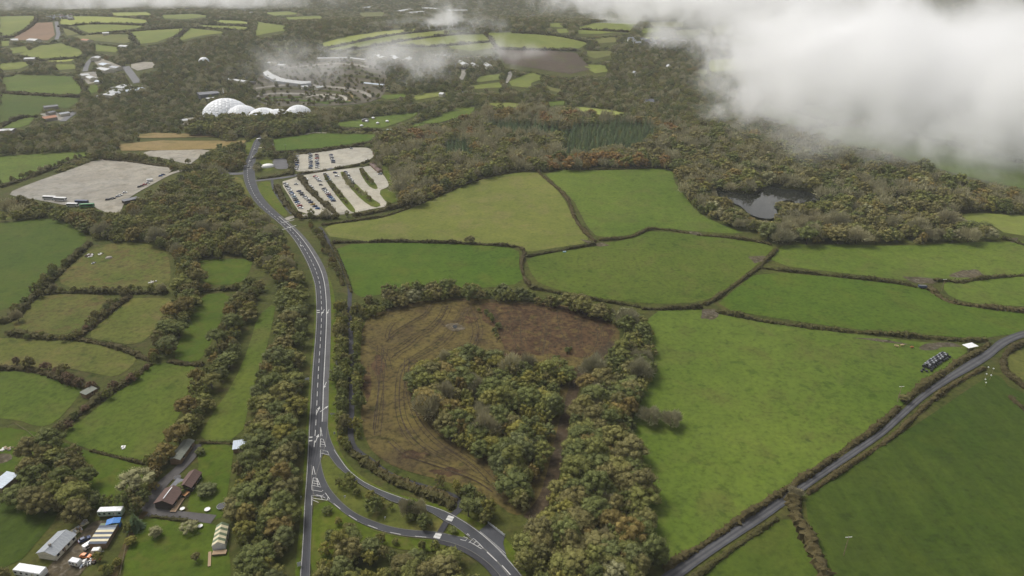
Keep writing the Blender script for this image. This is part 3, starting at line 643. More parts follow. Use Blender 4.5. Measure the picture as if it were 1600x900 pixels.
LEAF = {
 'olive':   leaf_mat('leaf_olive', (.086, .094, .028), (.124, .126, .037), (.122, .112, .040)),
 'green':   leaf_mat('leaf_green', (.066, .078, .026), (.096, .106, .034), (.086, .094, .040)),
 'yellow':  leaf_mat('leaf_yellow', (.114, .110, .027), (.148, .136, .034), (.124, .120, .036)),
 'russet':  leaf_mat('leaf_russet', (.108, .087, .030), (.136, .103, .035), (.120, .106, .036)),
 'brown':   leaf_mat('leaf_brown', (.092, .086, .034), (.122, .108, .042), (.108, .104, .042)),
 'maroon':  leaf_mat('leaf_maroon', (.082, .056, .036), (.115, .078, .044), (.095, .075, .040)),
 'pale':    leaf_mat('leaf_pale', (.130, .130, .070), (.180, .175, .090), (.165, .150, .085)),
 'twig':    leaf_mat('leaf_twig', (.175, .168, .100), (.22, .205, .125), (.175, .158, .095)),
 'conifer': leaf_mat('leaf_conifer', (.034, .056, .026), (.060, .086, .038), (.060, .074, .030)),
 'copper':  leaf_mat('leaf_copper', (.125, .078, .030), (.155, .096, .034), (.14, .108, .036)),
 'hedge':   leaf_mat('leaf_hedge', (.050, .050, .018), (.078, .072, .025), (.070, .058, .026), gain=1.15),
 'hedge_brown': leaf_mat('leaf_hedge_brown', (.066, .056, .024), (.098, .080, .034), (.068, .064, .022), gain=1.1),
}
BARK = plain('bark', (.075, .062, .048), .9, var=.4, scale=3)

def ico(sub):
    bm = bmesh.new(); bmesh.ops.create_icosphere(bm, subdivisions=sub, radius=1)
    V = np.array([v.co[:] for v in bm.verts]); F = np.array([[v.index for v in f.verts] for f in bm.faces]); bm.free()
    return V, F
ICO1, ICO2 = ico(1), ico(2)
def leaf_quads(C, Nn, size, rng, asp=.75):
    """quads at C facing roughly Nn"""
    n = len(C)
    d = Nn + rng.normal(0, .55, (n, 3)); d /= np.linalg.norm(d, axis=1)[:, None]
    r = rng.normal(0, 1, (n, 3)); u = np.cross(d, r); u /= np.linalg.norm(u, axis=1)[:, None]; v = np.cross(d, u)
    s = (size * rng.uniform(.6, 1.25, n))[:, None]; u = u * s * .5; v = v * s * .5 * asp
    V = np.stack([C - u - v * .4, C - v, C + u * 1.1, C + v * 1.0], 1).reshape(-1, 3)
    F = np.arange(4 * n).reshape(-1, 4)
    return V, F
def crown_geo(seed, nC, nleaf, leaf, kind='round', base=.22, core=ICO1):
    """unit crown: radius ~1 in x, y and z from base to 1 (1 = tree height); leaf size in plan units"""
    rng = np.random.default_rng(seed); Vs = []; Fs = []; k = 0
    def put(V, F):
        nonlocal k
        Vs.append(V); Fs.extend((F + k).tolist()); k += len(V)
    az = 1 - base
    cl = []
    lop = rng.uniform(-.18, .18, 2)
    for i in range(nC):
        t = i * 2.399963 + rng.uniform(-.5, .5); h = (i + .5) / nC
        if kind == 'round':
            z = 1 - 1.55 * h; rr = math.sqrt(max(0, 1 - min(1, z * z))) * rng.uniform(.55, .90)
            cz = base + az * (.40 + .40 * z * rng.uniform(.8, 1.05)); r = rng.uniform(.18, .34)
        elif kind == 'tall':
            z = 1 - 1.8 * h; rr = math.sqrt(max(0, 1 - min(1, z * z))) * rng.uniform(.45, .70)
            cz = base + az * (.46 + .46 * z); r = rng.uniform(.19, .32)
        else:
            rr = rng.uniform(.2, .75); cz = base + az * (.35 + .45 * (1 - rr) + rng.uniform(-.08, .08)); r = rng.uniform(.18, .34)
        cl.append((rr * math.cos(t) + lop[0] * h, rr * math.sin(t) + lop[1] * h, cz, r))
    cl.append((0, 0, base + az * .42, .52))
    per = max(4, nleaf // len(cl))
    for (cx, cy_, cz, r) in cl:
        ctr = np.array([cx, cy_, cz]); sc = np.array([r, r, r * .55 * az])
        V = core[0] * (1 + rng.normal(0, .14, len(core[0])))[:, None] * .80
        put(V * sc + ctr, core[1])
        d = rng.normal(0, 1, (per, 3)); d[:, 2] = np.abs(d[:, 2]) * .9 - .25; d /= np.linalg.norm(d, axis=1)[:, None]
        V, F = leaf_quads(d * (.78 + .52 * rng.random(per) ** 1.6)[:, None], d, leaf / r, rng)
        put(V * sc + ctr, F)
    return np.concatenate(Vs), Fs
def twig_geo(seed, n, base=.18, w=.017):
    """leafless crown: a haze of fine upright twigs on a few limbs"""
    rng = np.random.default_rng(seed)
    d = rng.normal(0, 1, (n, 3)); d[:, 2] = np.abs(d[:, 2]) * 1.0 - .15; d /= np.linalg.norm(d, axis=1)[:, None]
    lob = 1 + .28 * np.sin(3 * np.arctan2(d[:, 1], d[:, 0]) + seed) + .1 * np.sin(5 * d[:, 2] * 2 + seed)
    r = rng.uniform(.25, .95, n) ** .7 * lob * .92
    org = np.array([0, 0, base + (1 - base) * .30])
    sc = np.array([1, 1, (1 - base) * .62])
    C = org + d * r[:, None] * sc
    L = rng.uniform(.16, .34, n)[:, None]
    dirn = d * .8 + rng.normal(0, .28, (n, 3)) + np.array([0, 0, .35]); dirn /= np.linalg.norm(dirn, axis=1)[:, None]
    side = np.cross(dirn, rng.normal(0, 1, (n, 3))); side /= np.linalg.norm(side, axis=1)[:, None]
    s2 = side * w * rng.uniform(.7, 1.8, n)[:, None]
    tip = C + dirn * L * np.array([1, 1, .8])
    V = np.stack([C - s2, C + s2, tip], 1).reshape(-1, 3)
    return V, np.arange(3 * n).reshape(-1, 3).tolist()
def conifer_geo(seed, nt_, n):
    rng = np.random.default_rng(seed); V = []; F = []; k = 0
    for i in range(nt_):
        z = .08 + .90 * i / nt_; R_ = (1 - z) * 1.0 + .05; m_ = max(5, int(n * R_))
        for j in range(m_):
            t = 2 * math.pi * (j + rng.uniform(-.35, .35)) / m_; r = R_ * rng.uniform(.72, 1.08); w = 2.4 * R_ / m_ + .03
            dz = -.035 - .05 * R_
            V += [(0, 0, z + .05), (r * .7 * math.cos(t - w), r * .7 * math.sin(t - w), z + dz * .5), (r * math.cos(t), r * math.sin(t), z + dz), (r * .7 * math.cos(t + w), r * .7 * math.sin(t + w), z + dz * .5)]
            F.append((k, k + 1, k + 2, k + 3)); k += 4
    V += [(0, 0, .92), (.03, 0, .92), (0, .03, 1.02)]; F.append((k, k + 1, k + 2))
    return np.array(V), F
def trunk_geo(seed, limbs=5, top=.62, r=.075):
    rng = random.Random(seed); b = MB()
    b.cyl((0, 0, -.03), (0, 0, .22), r * 1.25, r * .9, 7); b.cyl((0, 0, .2), (.03, .02, top), r * .9, r * .35, 7)
    for i in range(limbs):
        t = i * 2.4 + rng.uniform(-.4, .4); z = rng.uniform(.22, .42)
        b.cyl((0, 0, z), (.55 * math.cos(t), .55 * math.sin(t), z + rng.uniform(.2, .34)), r * .5, r * .15, 5)
    return b
MATS['bark'] = BARK
CROWN = {}; LOW = {}
SHAPES = [('round', 34, 0.20), ('round', 44, .16), ('tall', 30, .16), ('round', 26, .22), ('spread', 36, .18)]
_geo = [crown_geo(100 + i, n, 2300, .085, k, b_) for i, (k, n, b_) in enumerate(SHAPES)]
_low = [crown_geo(200 + i, max(12, n // 2), 420, .15, k, .06) for i, (k, n, b_) in enumerate(SHAPES[:4])]
_twg = [twig_geo(300 + i, 2600) for i in range(3)]
_twl = [twig_geo(330 + i, 520, .08, .03) for i in range(2)]
def mk(name, geo, mat): return mesh(name, geo[0].tolist(), geo[1], mat, smooth=False)
for s, m in LEAF.items():
    if s.startswith('hedge'): continue
    if s == 'conifer':
        CROWN[s] = [mk('crown', conifer_geo(400 + i, 15, 13), m) for i in range(3)]; LOW[s] = [mk('wood_' + s, conifer_geo(420 + i, 8, 9), m) for i in range(2)]
    elif s == 'twig':
        CROWN[s] = [mk('crown', g_, m) for g_ in _twg]; LOW[s] = [mk('wood_' + s, g_, m) for g_ in _twl]
    else:
        CROWN[s] = [mk('crown', g_, m) for g_ in _geo]; LOW[s] = [mk('wood_' + s, g_, m) for g_ in _low]
TRUNK = [trunk_geo(i).me('trunk', BARK) for i in range(3)]
BARE_TRUNK = [trunk_geo(20 + i, 9, .8, .06).me('trunk', BARK) for i in range(2)]
# library of light trees for the woods that read as one mass (not linked to the scene itself)
lib = bpy.data.collections.new('wood_library'); LIBI = {}
n_ = 0
for s in sorted(LOW):
    LIBI[s] = []
    for me in LOW[s]:
        o = bpy.data.objects.new('lib_%03d_%s' % (n_, s), me); lib.objects.link(o); LIBI[s].append(n_); n_ += 1
def make_gn():
    ng = bpy.data.node_groups.new('scatter_wood', 'GeometryNodeTree')
    ng.interface.new_socket('Geometry', in_out='INPUT', socket_type='NodeSocketGeometry'); ng.interface.new_socket('Geometry', in_out='OUTPUT', socket_type='NodeSocketGeometry')
    i = ng.nodes.new('NodeGroupInput'); o = ng.nodes.new('NodeGroupOutput')
    ci = ng.nodes.new('GeometryNodeCollectionInfo'); ci.inputs['Collection'].default_value = lib; ci.inputs['Separate Children'].default_value = True; ci.inputs['Reset Children'].default_value = True
    ip = ng.nodes.new('GeometryNodeInstanceOnPoints'); ip.inputs['Pick Instance'].default_value = True
    def at(nm, t):
        a = ng.nodes.new('GeometryNodeInputNamedAttribute'); a.data_type = t; a.inputs['Name'].default_value = nm; return a.outputs['Attribute']
    L = ng.links.new
    L(i.outputs[0], ip.inputs['Points']); L(ci.outputs[0], ip.inputs['Instance'])
    L(at('idx', 'INT'), ip.inputs['Instance Index']); L(at('rot', 'FLOAT_VECTOR'), ip.inputs['Rotation']); L(at('scl', 'FLOAT_VECTOR'), ip.inputs['Scale'])
    L(ip.outputs[0], o.inputs[0])
    return ng
GN = make_gn()
def wood(name, pts, label):
    """pts: list of (x, y, z, species, radius, height)"""
    if not pts: return
    me = bpy.data.meshes.new(name); me.from_pydata([(p[0], p[1], p[2]) for p in pts], [], [])
    n = len(pts)
    a = me.attributes.new('idx', 'INT', 'POINT'); a.data.foreach_set('value', np.array([LIBI[p[3]][k % len(LIBI[p[3]])] for k, p in enumerate(pts)], np.int32))
    rot = np.zeros((n, 3), np.float32); rot[:, 2] = RNG.uniform(0, 6.28, n)
    a = me.attributes.new('rot', 'FLOAT_VECTOR', 'POINT'); a.data.foreach_set('vector', rot.ravel())
    sc = np.array([(p[4], p[4], p[5]) for p in pts], np.float32)
    a = me.attributes.new('scl', 'FLOAT_VECTOR', 'POINT'); a.data.foreach_set('vector', sc.ravel())
    o = link(name, me); mo = o.modifiers.new('scatter', 'NODES'); mo.node_group = GN
    tag(o, label, 'wood', None, 'stuff')
    return o

# ------------------------------------------------------------------ where the trees stand
TREES = []       # (x, y, species, radius, height, label, group)
SIZES = {'olive': (3.6, 8.5), 'green': (3.7, 8.5), 'yellow': (3.1, 7.5), 'russet': (3.9, 9), 'brown': (3.7, 8.5), 'maroon': (2.9, 5.5), 'pale': (3.5, 8), 'twig': (4.0, 9), 'copper': (3.6, 10), 'conifer': (2.6, 13)}
def pick(mixd, r):
    s = sum(mixd.values()); r *= s
    for k, v in mixd.items():
        r -= v
        if r <= 0: return k
    return k
def poisson(poly, sp, rng):
    A = np.array(poly); lo, hi = A.min(0), A.max(0)
    X, Y = np.meshgrid(np.arange(lo[0], hi[0] + sp, sp), np.arange(lo[1], hi[1] + sp, sp * .87))
    X = X + (np.arange(X.shape[0]) % 2)[:, None] * sp / 2
    X = (X + rng.uniform(-.36, .36, X.shape) * sp).ravel(); Y = (Y + rng.uniform(-.36, .36, Y.shape) * sp).ravel()
    k = inside(A, X, Y); return X[k], Y[k]
def free(X, Y, pad=None):
    ok = np.ones(len(X), bool)
    for p in KEEP_OUT:
        lo, hi = p.min(0), p.max(0)
        q = ok & (X > lo[0]) & (X < hi[0]) & (Y > lo[1]) & (Y < hi[1])
        if q.any():
            i = np.where(q)[0]; ok[i[inside(p, X[i], Y[i])]] = False
    return ok
def view_clear(X, Y, h, fac=.65):
    """height that leaves the ground behind a tree in view where that ground is open; 0 = no tree"""
    h = np.asarray(h, float); out = h.copy(); d = np.hypot(X, Y); Zg = H(X, Y)
    for f in (1.0, .45):
        k = 1 + h * f * fac / (CAM_H - Zg)
        bad = ~free(X * k, Y * k)
        out = np.where(bad, np.where(f == 1.0, h * .45, 0.0) if f == 1.0 else 0.0, out)
    return out
def grove(px, mixd, sp, where, sizef=1.0, dz=4.5, keepout=True, sightlines=False):
    poly = PL(px, dz)
    X, Y = poisson(poly, sp, RNG)
    if keepout: ok = free(X, Y); X, Y = X[ok], Y[ok]
    vc = view_clear(X, Y, np.full(len(X), 9.0), sightlines) / 9.0 if sightlines else np.ones(len(X))
    ok = vc > 0; X, Y, vc = X[ok], Y[ok], vc[ok]
    # neighbouring trees tend to be of one kind
    f = np.sin(X / 23 + 1.3) * np.cos(Y / 19 + .7) * .5 + .5
    for x, y, g_, v_ in zip(X, Y, f, vc):
        s = pick(mixd, (g_ * .55 + RNG.uniform() * .75) % 1.0)
        r, h = SIZES[s]; k = sizef * RNG.choice([.72, .9, 1.08, 1.3, 1.65]) * RNG.uniform(.9, 1.12)
        TREES.append((x, y, s, r * k * 1.1, h * k ** .6 * RNG.uniform(.75, 1.2) * v_, where))
def tree_row(px, mixd, sp, where, sizef=1.0, wid=2.0, dz=3.5):
    p = np.array(densify(PL(px, dz), sp, False))
    for q in p:
        s = pick(mixd, RNG.uniform()); r, h = SIZES[s]; k = sizef * RNG.uniform(.75, 1.45)
        x, y = q + RNG.normal(0, wid * .5, 2)
        TREES.append((x, y, s, r * k, h * k, where))
OAK = {'olive': 5, 'russet': 1.2, 'green': 3, 'brown': 2, 'yellow': .8}
WIL = {'olive': 4, 'yellow': 2, 'green': 3, 'brown': 1.2, 'twig': .4, 'russet': 1.2}
BRN = {'brown': 3.5, 'olive': 4.5, 'russet': 1, 'green': 2, 'twig': .8}
grove([(436,478),(444,425),(454,402),(470,430),(475,480),(472,540),(468,600),(464,700),(458,780),(450,850),(446,915),(366,915),(372,860),(374,810),(368,760),(376,700),(396,630),(412,570),(425,520)], OAK, 6.2, 'in the belt left of the main road', 1.0)
grove([(0,318),(25,312),(80,326),(140,336),(185,335),(215,315),(260,292),(300,270),(345,264),(372,290),(395,322),(425,352),(450,392),(455,415),(440,440),(400,402),(300,402),(275,392),(200,374),(140,366),(90,343),(40,334),(0,345)], BRN, 6.2, 'in the scrub wood below the gravel lot', 1.0)
grove([(312,246),(350,232),(385,226),(382,245),(376,262),(345,263),(315,258)], BRN, 6.5, 'in the thicket beside the upper gravel lot', 1.0)
grove([(650,575),(690,560),(740,548),(800,562),(850,572),(888,572),(884,600),(864,650),(850,700),(838,745),(834,785),(806,795),(792,755),(768,715),(720,695),(690,665),(660,640),(647,610)], WIL, 5.3, 'in the wood island on the cut ground', 1.0)
grove([(915,592),(942,562),(968,545),(978,505),(1000,492),(1022,510),(1026,560),(1016,600),(998,640),(998,700),(1008,780),(1024,850),(1026,915),(815,915),(805,875),(835,830),(858,790),(872,740),(886,690),(900,640)], {'yellow': 1.3, 'olive': 4, 'green': 2.8, 'brown': 1.8, 'twig': .7, 'pale': .15, 'russet': .6}, 5.2, 'in the wood between mud track and pasture', 1.0)
grove([(548,490),(575,466),(640,446),(700,446),(800,455),(900,468),(960,482),(1000,492),(998,506),(955,497),(880,474),(800,463),(700,460),(640,466),(590,482),(560,494)], {'green': 4, 'olive': 3, 'brown': 2, 'pale': 1}, 5.6, 'in the tree band above the cut ground', .95)
grove([(525,478),(537,470),(543,500),(544,560),(544,620),(543,690),(548,705),(530,690),(527,620),(526,560)], {'yellow': 3, 'olive': 3, 'brown': 1, 'green': 1}, 4.0, 'between the main road and the footpath', .62, 2.5)
grove([(553,500),(562,492),(562,560),(562,640),(558,690),(553,680),(554,600)], {'yellow': 3, 'olive': 3, 'green': 1}, 3.6, 'between the footpath and the cut ground', .60, 2.5)
grove([(556,700),(566,700),(600,726),(640,742),(690,755),(740,772),(768,790),(765,812),(745,812),(725,800),(722,782),(700,768),(650,752),(610,738)], {'yellow': 3, 'olive': 3, 'brown': 2, 'green': 1}, 4.0, 'along the lower edge of the cut ground', .6, 2.2)
grove([(505,728),(516,722),(530,738),(552,756),(575,770),(612,788),(645,796),(670,804),(685,815),(675,822),(645,812),(600,800),(560,785),(535,768),(515,748)], {'yellow': 2, 'russet': 1.5, 'olive': 2, 'green': 2}, 5.4, 'on the island between the slip roads', .52, 2.2, False)
grove([(500,860),(512,828),(545,834),(580,846),(640,857),(690,867),(735,886),(755,905),(760,925),(495,925)], {'yellow': 1.5, 'olive': 4, 'green': 3, 'brown': 1.5}, 5.6, 'at the bottom edge below the slip road', .8, 3.5, False)
tree_row([(530,815),(560,828),(600,842),(640,850),(680,856)], {'olive': 2, 'yellow': 1, 'brown': 1}, 4.5, 'in the scrub under the slip road curve', .42, 2, 1.5)
# rows and clumps on the left
grove([(272,395),(305,400),(312,440),(305,470),(287,510),(267,545),(237,565),(228,556),(245,525),(262,490),(275,455),(278,425)], OAK, 6.2, 'in the broad hedgerow between the paddocks', .92, 4, False)
grove([(385,442),(408,446),(400,470),(382,500),(370,540),(354,570),(332,610),(310,660),(292,690),(260,722),(238,722),(270,680),(290,640),(305,600),(320,565),(340,525),(355,490),(366,460)], OAK, 6.0, 'in the long diagonal tree row left of the road', .88, 4, False)
tree_row([(100,410),(85,425),(65,445),(40,470),(20,495)], BRN, 6, 'in the bushy hedgerow of the dark field', .75, 4, 3)
tree_row([(122,522),(150,497),(175,475),(200,455)], {'maroon': 3, 'brown': 2, 'green': 1}, 5, 'in the short hedgerow between two rough paddocks', .75, 3, 2.5)
tree_row([(0,572),(30,565),(70,572),(105,585),(140,600)], {'maroon': 3, 'brown': 1}, 6, 'in the maroon hedgerow of the olive meadow', .85, 3, 2.5)
tree_row([(230,572),(200,595),(165,612),(145,632),(120,645),(95,668)], {'maroon': 2, 'brown': 2, 'green': 1, 'olive': 1}, 5.5, 'in the hedgerow with the grey shed', .75, 4, 2.5)
tree_row([(60,455),(100,452),(150,450),(200,450),(260,452),(330,452),(390,448)], BRN, 5.5, 'in the hedgerow across the left paddocks', .55, 3, 2)
tree_row([(20,522),(60,526),(110,528)], BRN, 6, 'in the hedgerow under the tawny paddock', .5, 3, 2)
grove([(25,700),(60,690),(100,692),(140,705),(150,740),(120,770),(110,800),(85,800),(20,780),(30,740)], {'green': 4, 'brown': 3, 'olive': 2}, 6.0, 'in the dark clump behind the bungalow', 1.0, 4, False)
grove([(110,800),(130,770),(180,770),(220,775),(225,795),(200,800),(150,792),(125,830),(105,835)], {'green': 3, 'brown': 2, 'olive': 3}, 6.0, 'in the shrubbery between field and cabin', .75, 3, False)
tree_row([(100,838),(80,850),(50,872),(20,892),(0,905)], {'green': 3, 'brown': 2}, 4.5, 'in the shaded hedge left of the bungalow', .55, 3, 2)
tree_row([(195,870),(180,885),(165,890),(158,870),(165,850),(185,830)], {'olive': 2, 'green': 2, 'yellow': 1, 'brown': 1}, 4.5, 'in the shrubs beside the striped sheds', .55, 3, 2)
tree_row([(235,722),(245,740),(235,765),(225,780)], BRN, 5, 'along the edge of the driveway', .6, 3, 2)
tree_row([(246,722),(252,706),(262,690)], {'yellow': 2, 'olive': 2, 'russet': 1}, 5, 'beside the long grey-green shed', .85, 3, 3)
tree_row([(468,342),(485,340),(500,338),(525,338),(556,334),(590,326),(620,321),(650,314)], BRN, 6, 'along the lower edge of the car park', .85, 3, 2.2)
tree_row([(480,348),(495,362),(508,385),(520,408),(528,430)], BRN, 5, 'between the road bend and the lane', .5, 3, 2)
tree_row([(0,285),(30,277),(70,263),(100,252),(125,244),(150,238)], BRN, 7, 'in the hedgerow beside the gravel lot', .62, 3, 2.2)
tree_row([(165,243),(200,246),(235,250),(270,254),(292,252)], {'green': 2, 'brown': 2, 'olive': 2}, 9, 'in the hedge between the two gravel lots', .72, 2, 3)
tree_row([(508,275),(515,284),(524,296),(533,308),(540,315)], {'brown': 2, 'olive': 1}, 9, 'on the grass islands of the car park', .6, 1, 2.5)
tree_row([(537,275),(545,288),(570,305),(576,310)], {'brown': 2, 'twig': 1}, 10, 'on the grass islands of the car park', .6, 1, 2.5)
tree_row([(563,264),(572,277),(580,284)], {'brown': 2, 'olive': 1}, 6, 'on the grass islands of the car park', .6, 1, 2.5)
tree_row([(748,484),(760,490),(770,500),(777,512),(776,524)], {'green': 3, 'olive': 1}, 4.5, 'on the ridge of the cleared soil', .42, 2, 1)
tree_row([(862,562),(874,556),(886,549),(890,545)], {'green': 3}, 4, 'left standing on the cleared soil', .36, 1.5, 1)
# woods of the middle distance
PONDW = [(1055,268),(1065,240),(1050,215),(1100,200),(1180,200),(1230,205),(1300,220),(1380,240),(1440,262),(1520,290),(1600,300),(1600,340),(1555,328),(1500,328),(1498,340),(1545,350),(1568,368),(1500,374),(1420,376),(1330,376),(1300,372),(1215,376),(1175,360),(1110,338),(1085,318),(1072,300)]
grove(PONDW, {'olive': 3.2, 'brown': 5, 'green': 2, 'twig': 2.6, 'russet': .4, 'yellow': .5, 'pale': .5}, 8.8, 'in the wood round the pond', 1.3, 5, True, .95)
BACKW = [(600,215),(640,205),(700,195),(760,172),(830,168),(900,178),(990,186),(1060,192),(1100,205),(1060,240),(1052,256),(960,258),(845,259),(770,268),(700,290),(655,312),(630,318),(618,300),(612,275),(600,255),(595,235)]
grove(BACKW, {'brown': 4, 'twig': 4.5, 'olive': 2.5, 'russet': 1.2, 'green': 1.2}, 8.6, 'in the wood behind the pale pasture', 1.35, 5, True, .65)
grove([(296,192),(330,184),(350,184),(400,183),(440,183),(490,182),(500,192),(480,200),(420,205),(300,204)], {'green': 3, 'olive': 2, 'brown': 2, 'conifer': .8}, 8, 'in front of the domes', 1.5, 7, False)
CONI = [[(872,205),(905,192),(960,188),(1012,192),(1030,205),(1000,228),(950,232),(905,240),(880,236)], [(690,220),(722,212),(742,228),(735,246),(700,242)], [(750,190),(800,188),(880,196),(870,210),(790,208)]]
CONIP = [np.array(PL(c_, 6)) for c_ in CONI]
COPP = [np.array(PL(c_, 6)) for c_ in ([(705,216),(738,206),(752,226),(735,236),(712,230)], [(640,206),(700,200),(690,218),(650,222)], [(850,246),(960,246),(1045,249),(1045,258),(850,258)], [(840,180),(900,178),(890,190),(850,192)], [(1040,194),(1090,196),(1080,208),(1040,206)])]
# lone trees
LONE = [(735,374,'brown',4.6,6.5,'small round brown tree standing alone on the pasture hedge'), (1049,655,'twig',5.4,8,'leafless grey tree at the edge of the big pasture'),
        (1015,650,'twig',5.5,8.5,'leafless brown tree against the wood corner'), (211,752,'pale',7.0,10.5,'pale round willow beside the driveway'), (209,812,'conifer',4.2,9,'dark evergreen next to the long white cabin'),
        (283,762+0,'green',3.4,4,'low dark shrub beside the barn deck'), (322,763,'green',4.2,4.2,'wide grey-green bush on the lawn right of the barns'), (243,832,'pale',3.0,4.5,'small pale bush on the mown lawn'),
        (296,822,'pale',3.3,4.2,'pale green bush beside the yard strip'), (306,870,'brown',2.0,4,'thin brown sapling on the mown lawn'), (204,845,'yellow',2.2,3.6,'yellow bush at the lawn edge'),
        (313,704,'green',2.2,3.2,'small green bush at the end of the driveway'), (152,332,'conifer',4.0,8.5,'dark pointed fir at the entrance of the gravel lot'), (290,262,'olive',5.5,7.5,'round olive tree at the corner of the gravel lot'),
        (1412,622,'hedge_tree',3.2,4.5,'brown bush against the utility pole by the lane'), (1243,770,'twig',3.2,4.2,'pale dry bush leaning over the country lane'), (1222,320,'brown',5.5,7,'round brown tree at the pond edge'),
        (545,745,'green',2.6,4.2,'round dark bush at the slip road split'), (511,796,'green',2.2,3,'dark bush on the grass corner of the junction'), (708,829,'green',2.0,2.6,'small dark shrub on the triangular grass island'),
        (655,795,'twig',3.2,7,'pale birch on the slip road island'), (635,793,'twig',3.4,8,'leafless birch on the slip road island'), (642,793,'green',3.0,7,'dark slim tree between the birches')]

# ------------------------------------------------------------------ individuals and masses
NAMES = {'olive': ('broadleaf_tree', 'olive leafed tree'), 'green': ('broadleaf_tree', 'green leafed tree'), 'yellow': ('broadleaf_tree', 'yellow leafed tree'), 'russet': ('broadleaf_tree', 'russet leafed tree'),
         'brown': ('broadleaf_tree', 'brown leafed tree'), 'maroon': ('broadleaf_tree', 'maroon leafed tree'), 'pale': ('broadleaf_tree', 'pale grey-green tree'), 'copper': ('broadleaf_tree', 'copper leafed tree'), 'twig': ('bare_tree', 'leafless twiggy tree'), 'conifer': ('conifer_tree', 'dark pointed conifer')}
def plant(x, y, s, r, h, label, group=None, k=0):
    sp = 'brown' if s == 'hedge_tree' else s
    nm = NAMES[sp][0]
    if h < 4.6: nm = 'shrub'
    t = empty(nm, (x, y, Z(x, y)), RNG.uniform(0, 6.28))
    tag(t, label, 'shrub' if nm == 'shrub' else 'tree', group)
    c = link('crown', CROWN[sp][k % len(CROWN[sp])], t); c.scale = (r, r, h)
    tr = link('trunk', (BARE_TRUNK if sp == 'twig' else TRUNK)[k % 2], t); tr.scale = (r * .8, r * .8, h)
    return t
for k, (px, py, s, r, h, lab) in enumerate(LONE):
    x, y = P(px, py, h * .5); plant(x, y, s, r, h, lab, None, k)
for k, (x, y, s, r, h, w) in enumerate(TREES):
    q = False
    for c_ in CONIP:
        if inside(c_, np.array([x]), np.array([y]))[0]: q = True
    if not q:
        for c_ in COPP:
            if RNG.uniform() < .5 and inside(c_, np.array([x]), np.array([y]))[0]: TREES[k] = (x, y, 'copper', r, h, w)
    if q: TREES[k] = (x, y, 'conifer', 4.0 * RNG.uniform(.8, 1.25), 15 * RNG.uniform(.7, 1.25), w)
NO_TREE = [[(478,716),(522,712),(532,800),(478,805)], [(404,270),(404,248),(430,246),(432,268)], [(250,738),(266,690),(280,680),(308,680),(306,716),(290,738)], [(356,684),(396,680),(398,712),(358,712)], [(318,810),(368,804),(370,888),(318,888)], [(928,556),(915,575),(898,610),(888,650),(876,700),(866,745),(846,800),(824,800),(842,760),(856,712),(866,660),(874,620),(890,578),(915,550)], [(500,690),(520,690),(540,725),(585,762),(650,782),(705,800),(740,830),(700,836),(690,826),(640,790),(590,776),(545,748),(512,716)], [(500,730),(520,768),(560,800),(640,826),(690,828),(720,850),(640,850),(560,825),(500,790)], [(240,798),(262,760),(300,732),(316,736),(300,772),(280,802)], [(40,880),(70,806),(138,800),(132,845),(100,890),(20,905),(15,882)], [(150,812),(156,788),(198,788),(196,806)], [(140,862),(166,808),(188,806),(184,828),(158,866)], [(0,765),(0,738),(28,738)], [(105,890),(120,862),(150,860),(150,885)], [(126,618),(150,604),(152,612),(130,624)],
           [(484,300),(484,284),(500,270),(610,256),(612,318),(560,332),(528,334)], [(438,284),(470,274),(500,330),(470,336)], [(408,262),(408,250),(452,246),(452,266)]]
T = []
for (x, y, s, r, h, w) in TREES:
    px, py, d = to_px(x, y, Z(x, y) + h * .5)
    if 'grass islands' not in w and any(inside(np.array(q), np.array([px]), np.array([py]))[0] for q in NO_TREE): continue
    px, py, d = to_px(x, y, Z(x, y) + h * .6)
    T.append((-(r / d) if (-10 < px < 1610 and -10 < py < 905) else 0, x, y, s, r, h, w))
T.sort(key=lambda t: t[0])
cnt = {}; MASS = {}; INDIV = []
for k, (a, x, y, s, r, h, w) in enumerate(T):
    nm = 'shrub' if h < 4.6 else NAMES[s][0]
    if a < 0 and cnt.get(nm, 0) < 295 and y < 540:
        cnt[nm] = cnt.get(nm, 0) + 1
        what = NAMES[s][1] if nm != 'shrub' else {'olive': 'low olive shrub', 'green': 'low green shrub', 'yellow': 'low yellow shrub', 'russet': 'low russet shrub', 'brown': 'low brown shrub', 'maroon': 'low maroon shrub', 'pale': 'low pale shrub', 'copper': 'low copper shrub', 'twig': 'low bare shrub', 'conifer': 'low fir'}[s]
        INDIV.append((x, y, s, r, h, what, w, k))
    elif a < 0 or y < 900: MASS.setdefault(w, []).append((x, y, Z(x, y), s, r, h))
MARKS = [(n_, np.array(P(a_, b_))) for n_, a_, b_ in (('lay-by', 770, 832), ('big pasture corner', 1035, 885), ('leafless pair', 1040, 655), ('top gateway', 1100, 488), ('cleared soil', 870, 560), ('lower zebra blocks', 684, 838), ('upper zebra blocks', 703, 810), ('first hatched triangle', 503, 690), ('second hatched triangle', 496, 755), ('white sign board', 480, 595),
    ('road arrows', 505, 488), ('pale shed', 378, 697), ('garden house', 345, 840), ('brown barns', 285, 760), ('bungalow', 88, 850), ('grey shed', 140, 610), ('rubbish heap', 142, 400), ('gravel lot', 150, 290), ('dark trailer', 1441, 449), ('pond', 1200, 325), ('bright strip', 315, 510), ('oval paddock', 235, 490), ('footpath bend', 555, 700), ('mud track', 880, 670), ('bottom road edge', 478, 895), ('car park', 520, 300), ('lone round tree', 735, 378), ('left margin', 0, 560), ('cut ground', 640, 640), ('long meadow', 350, 630))]
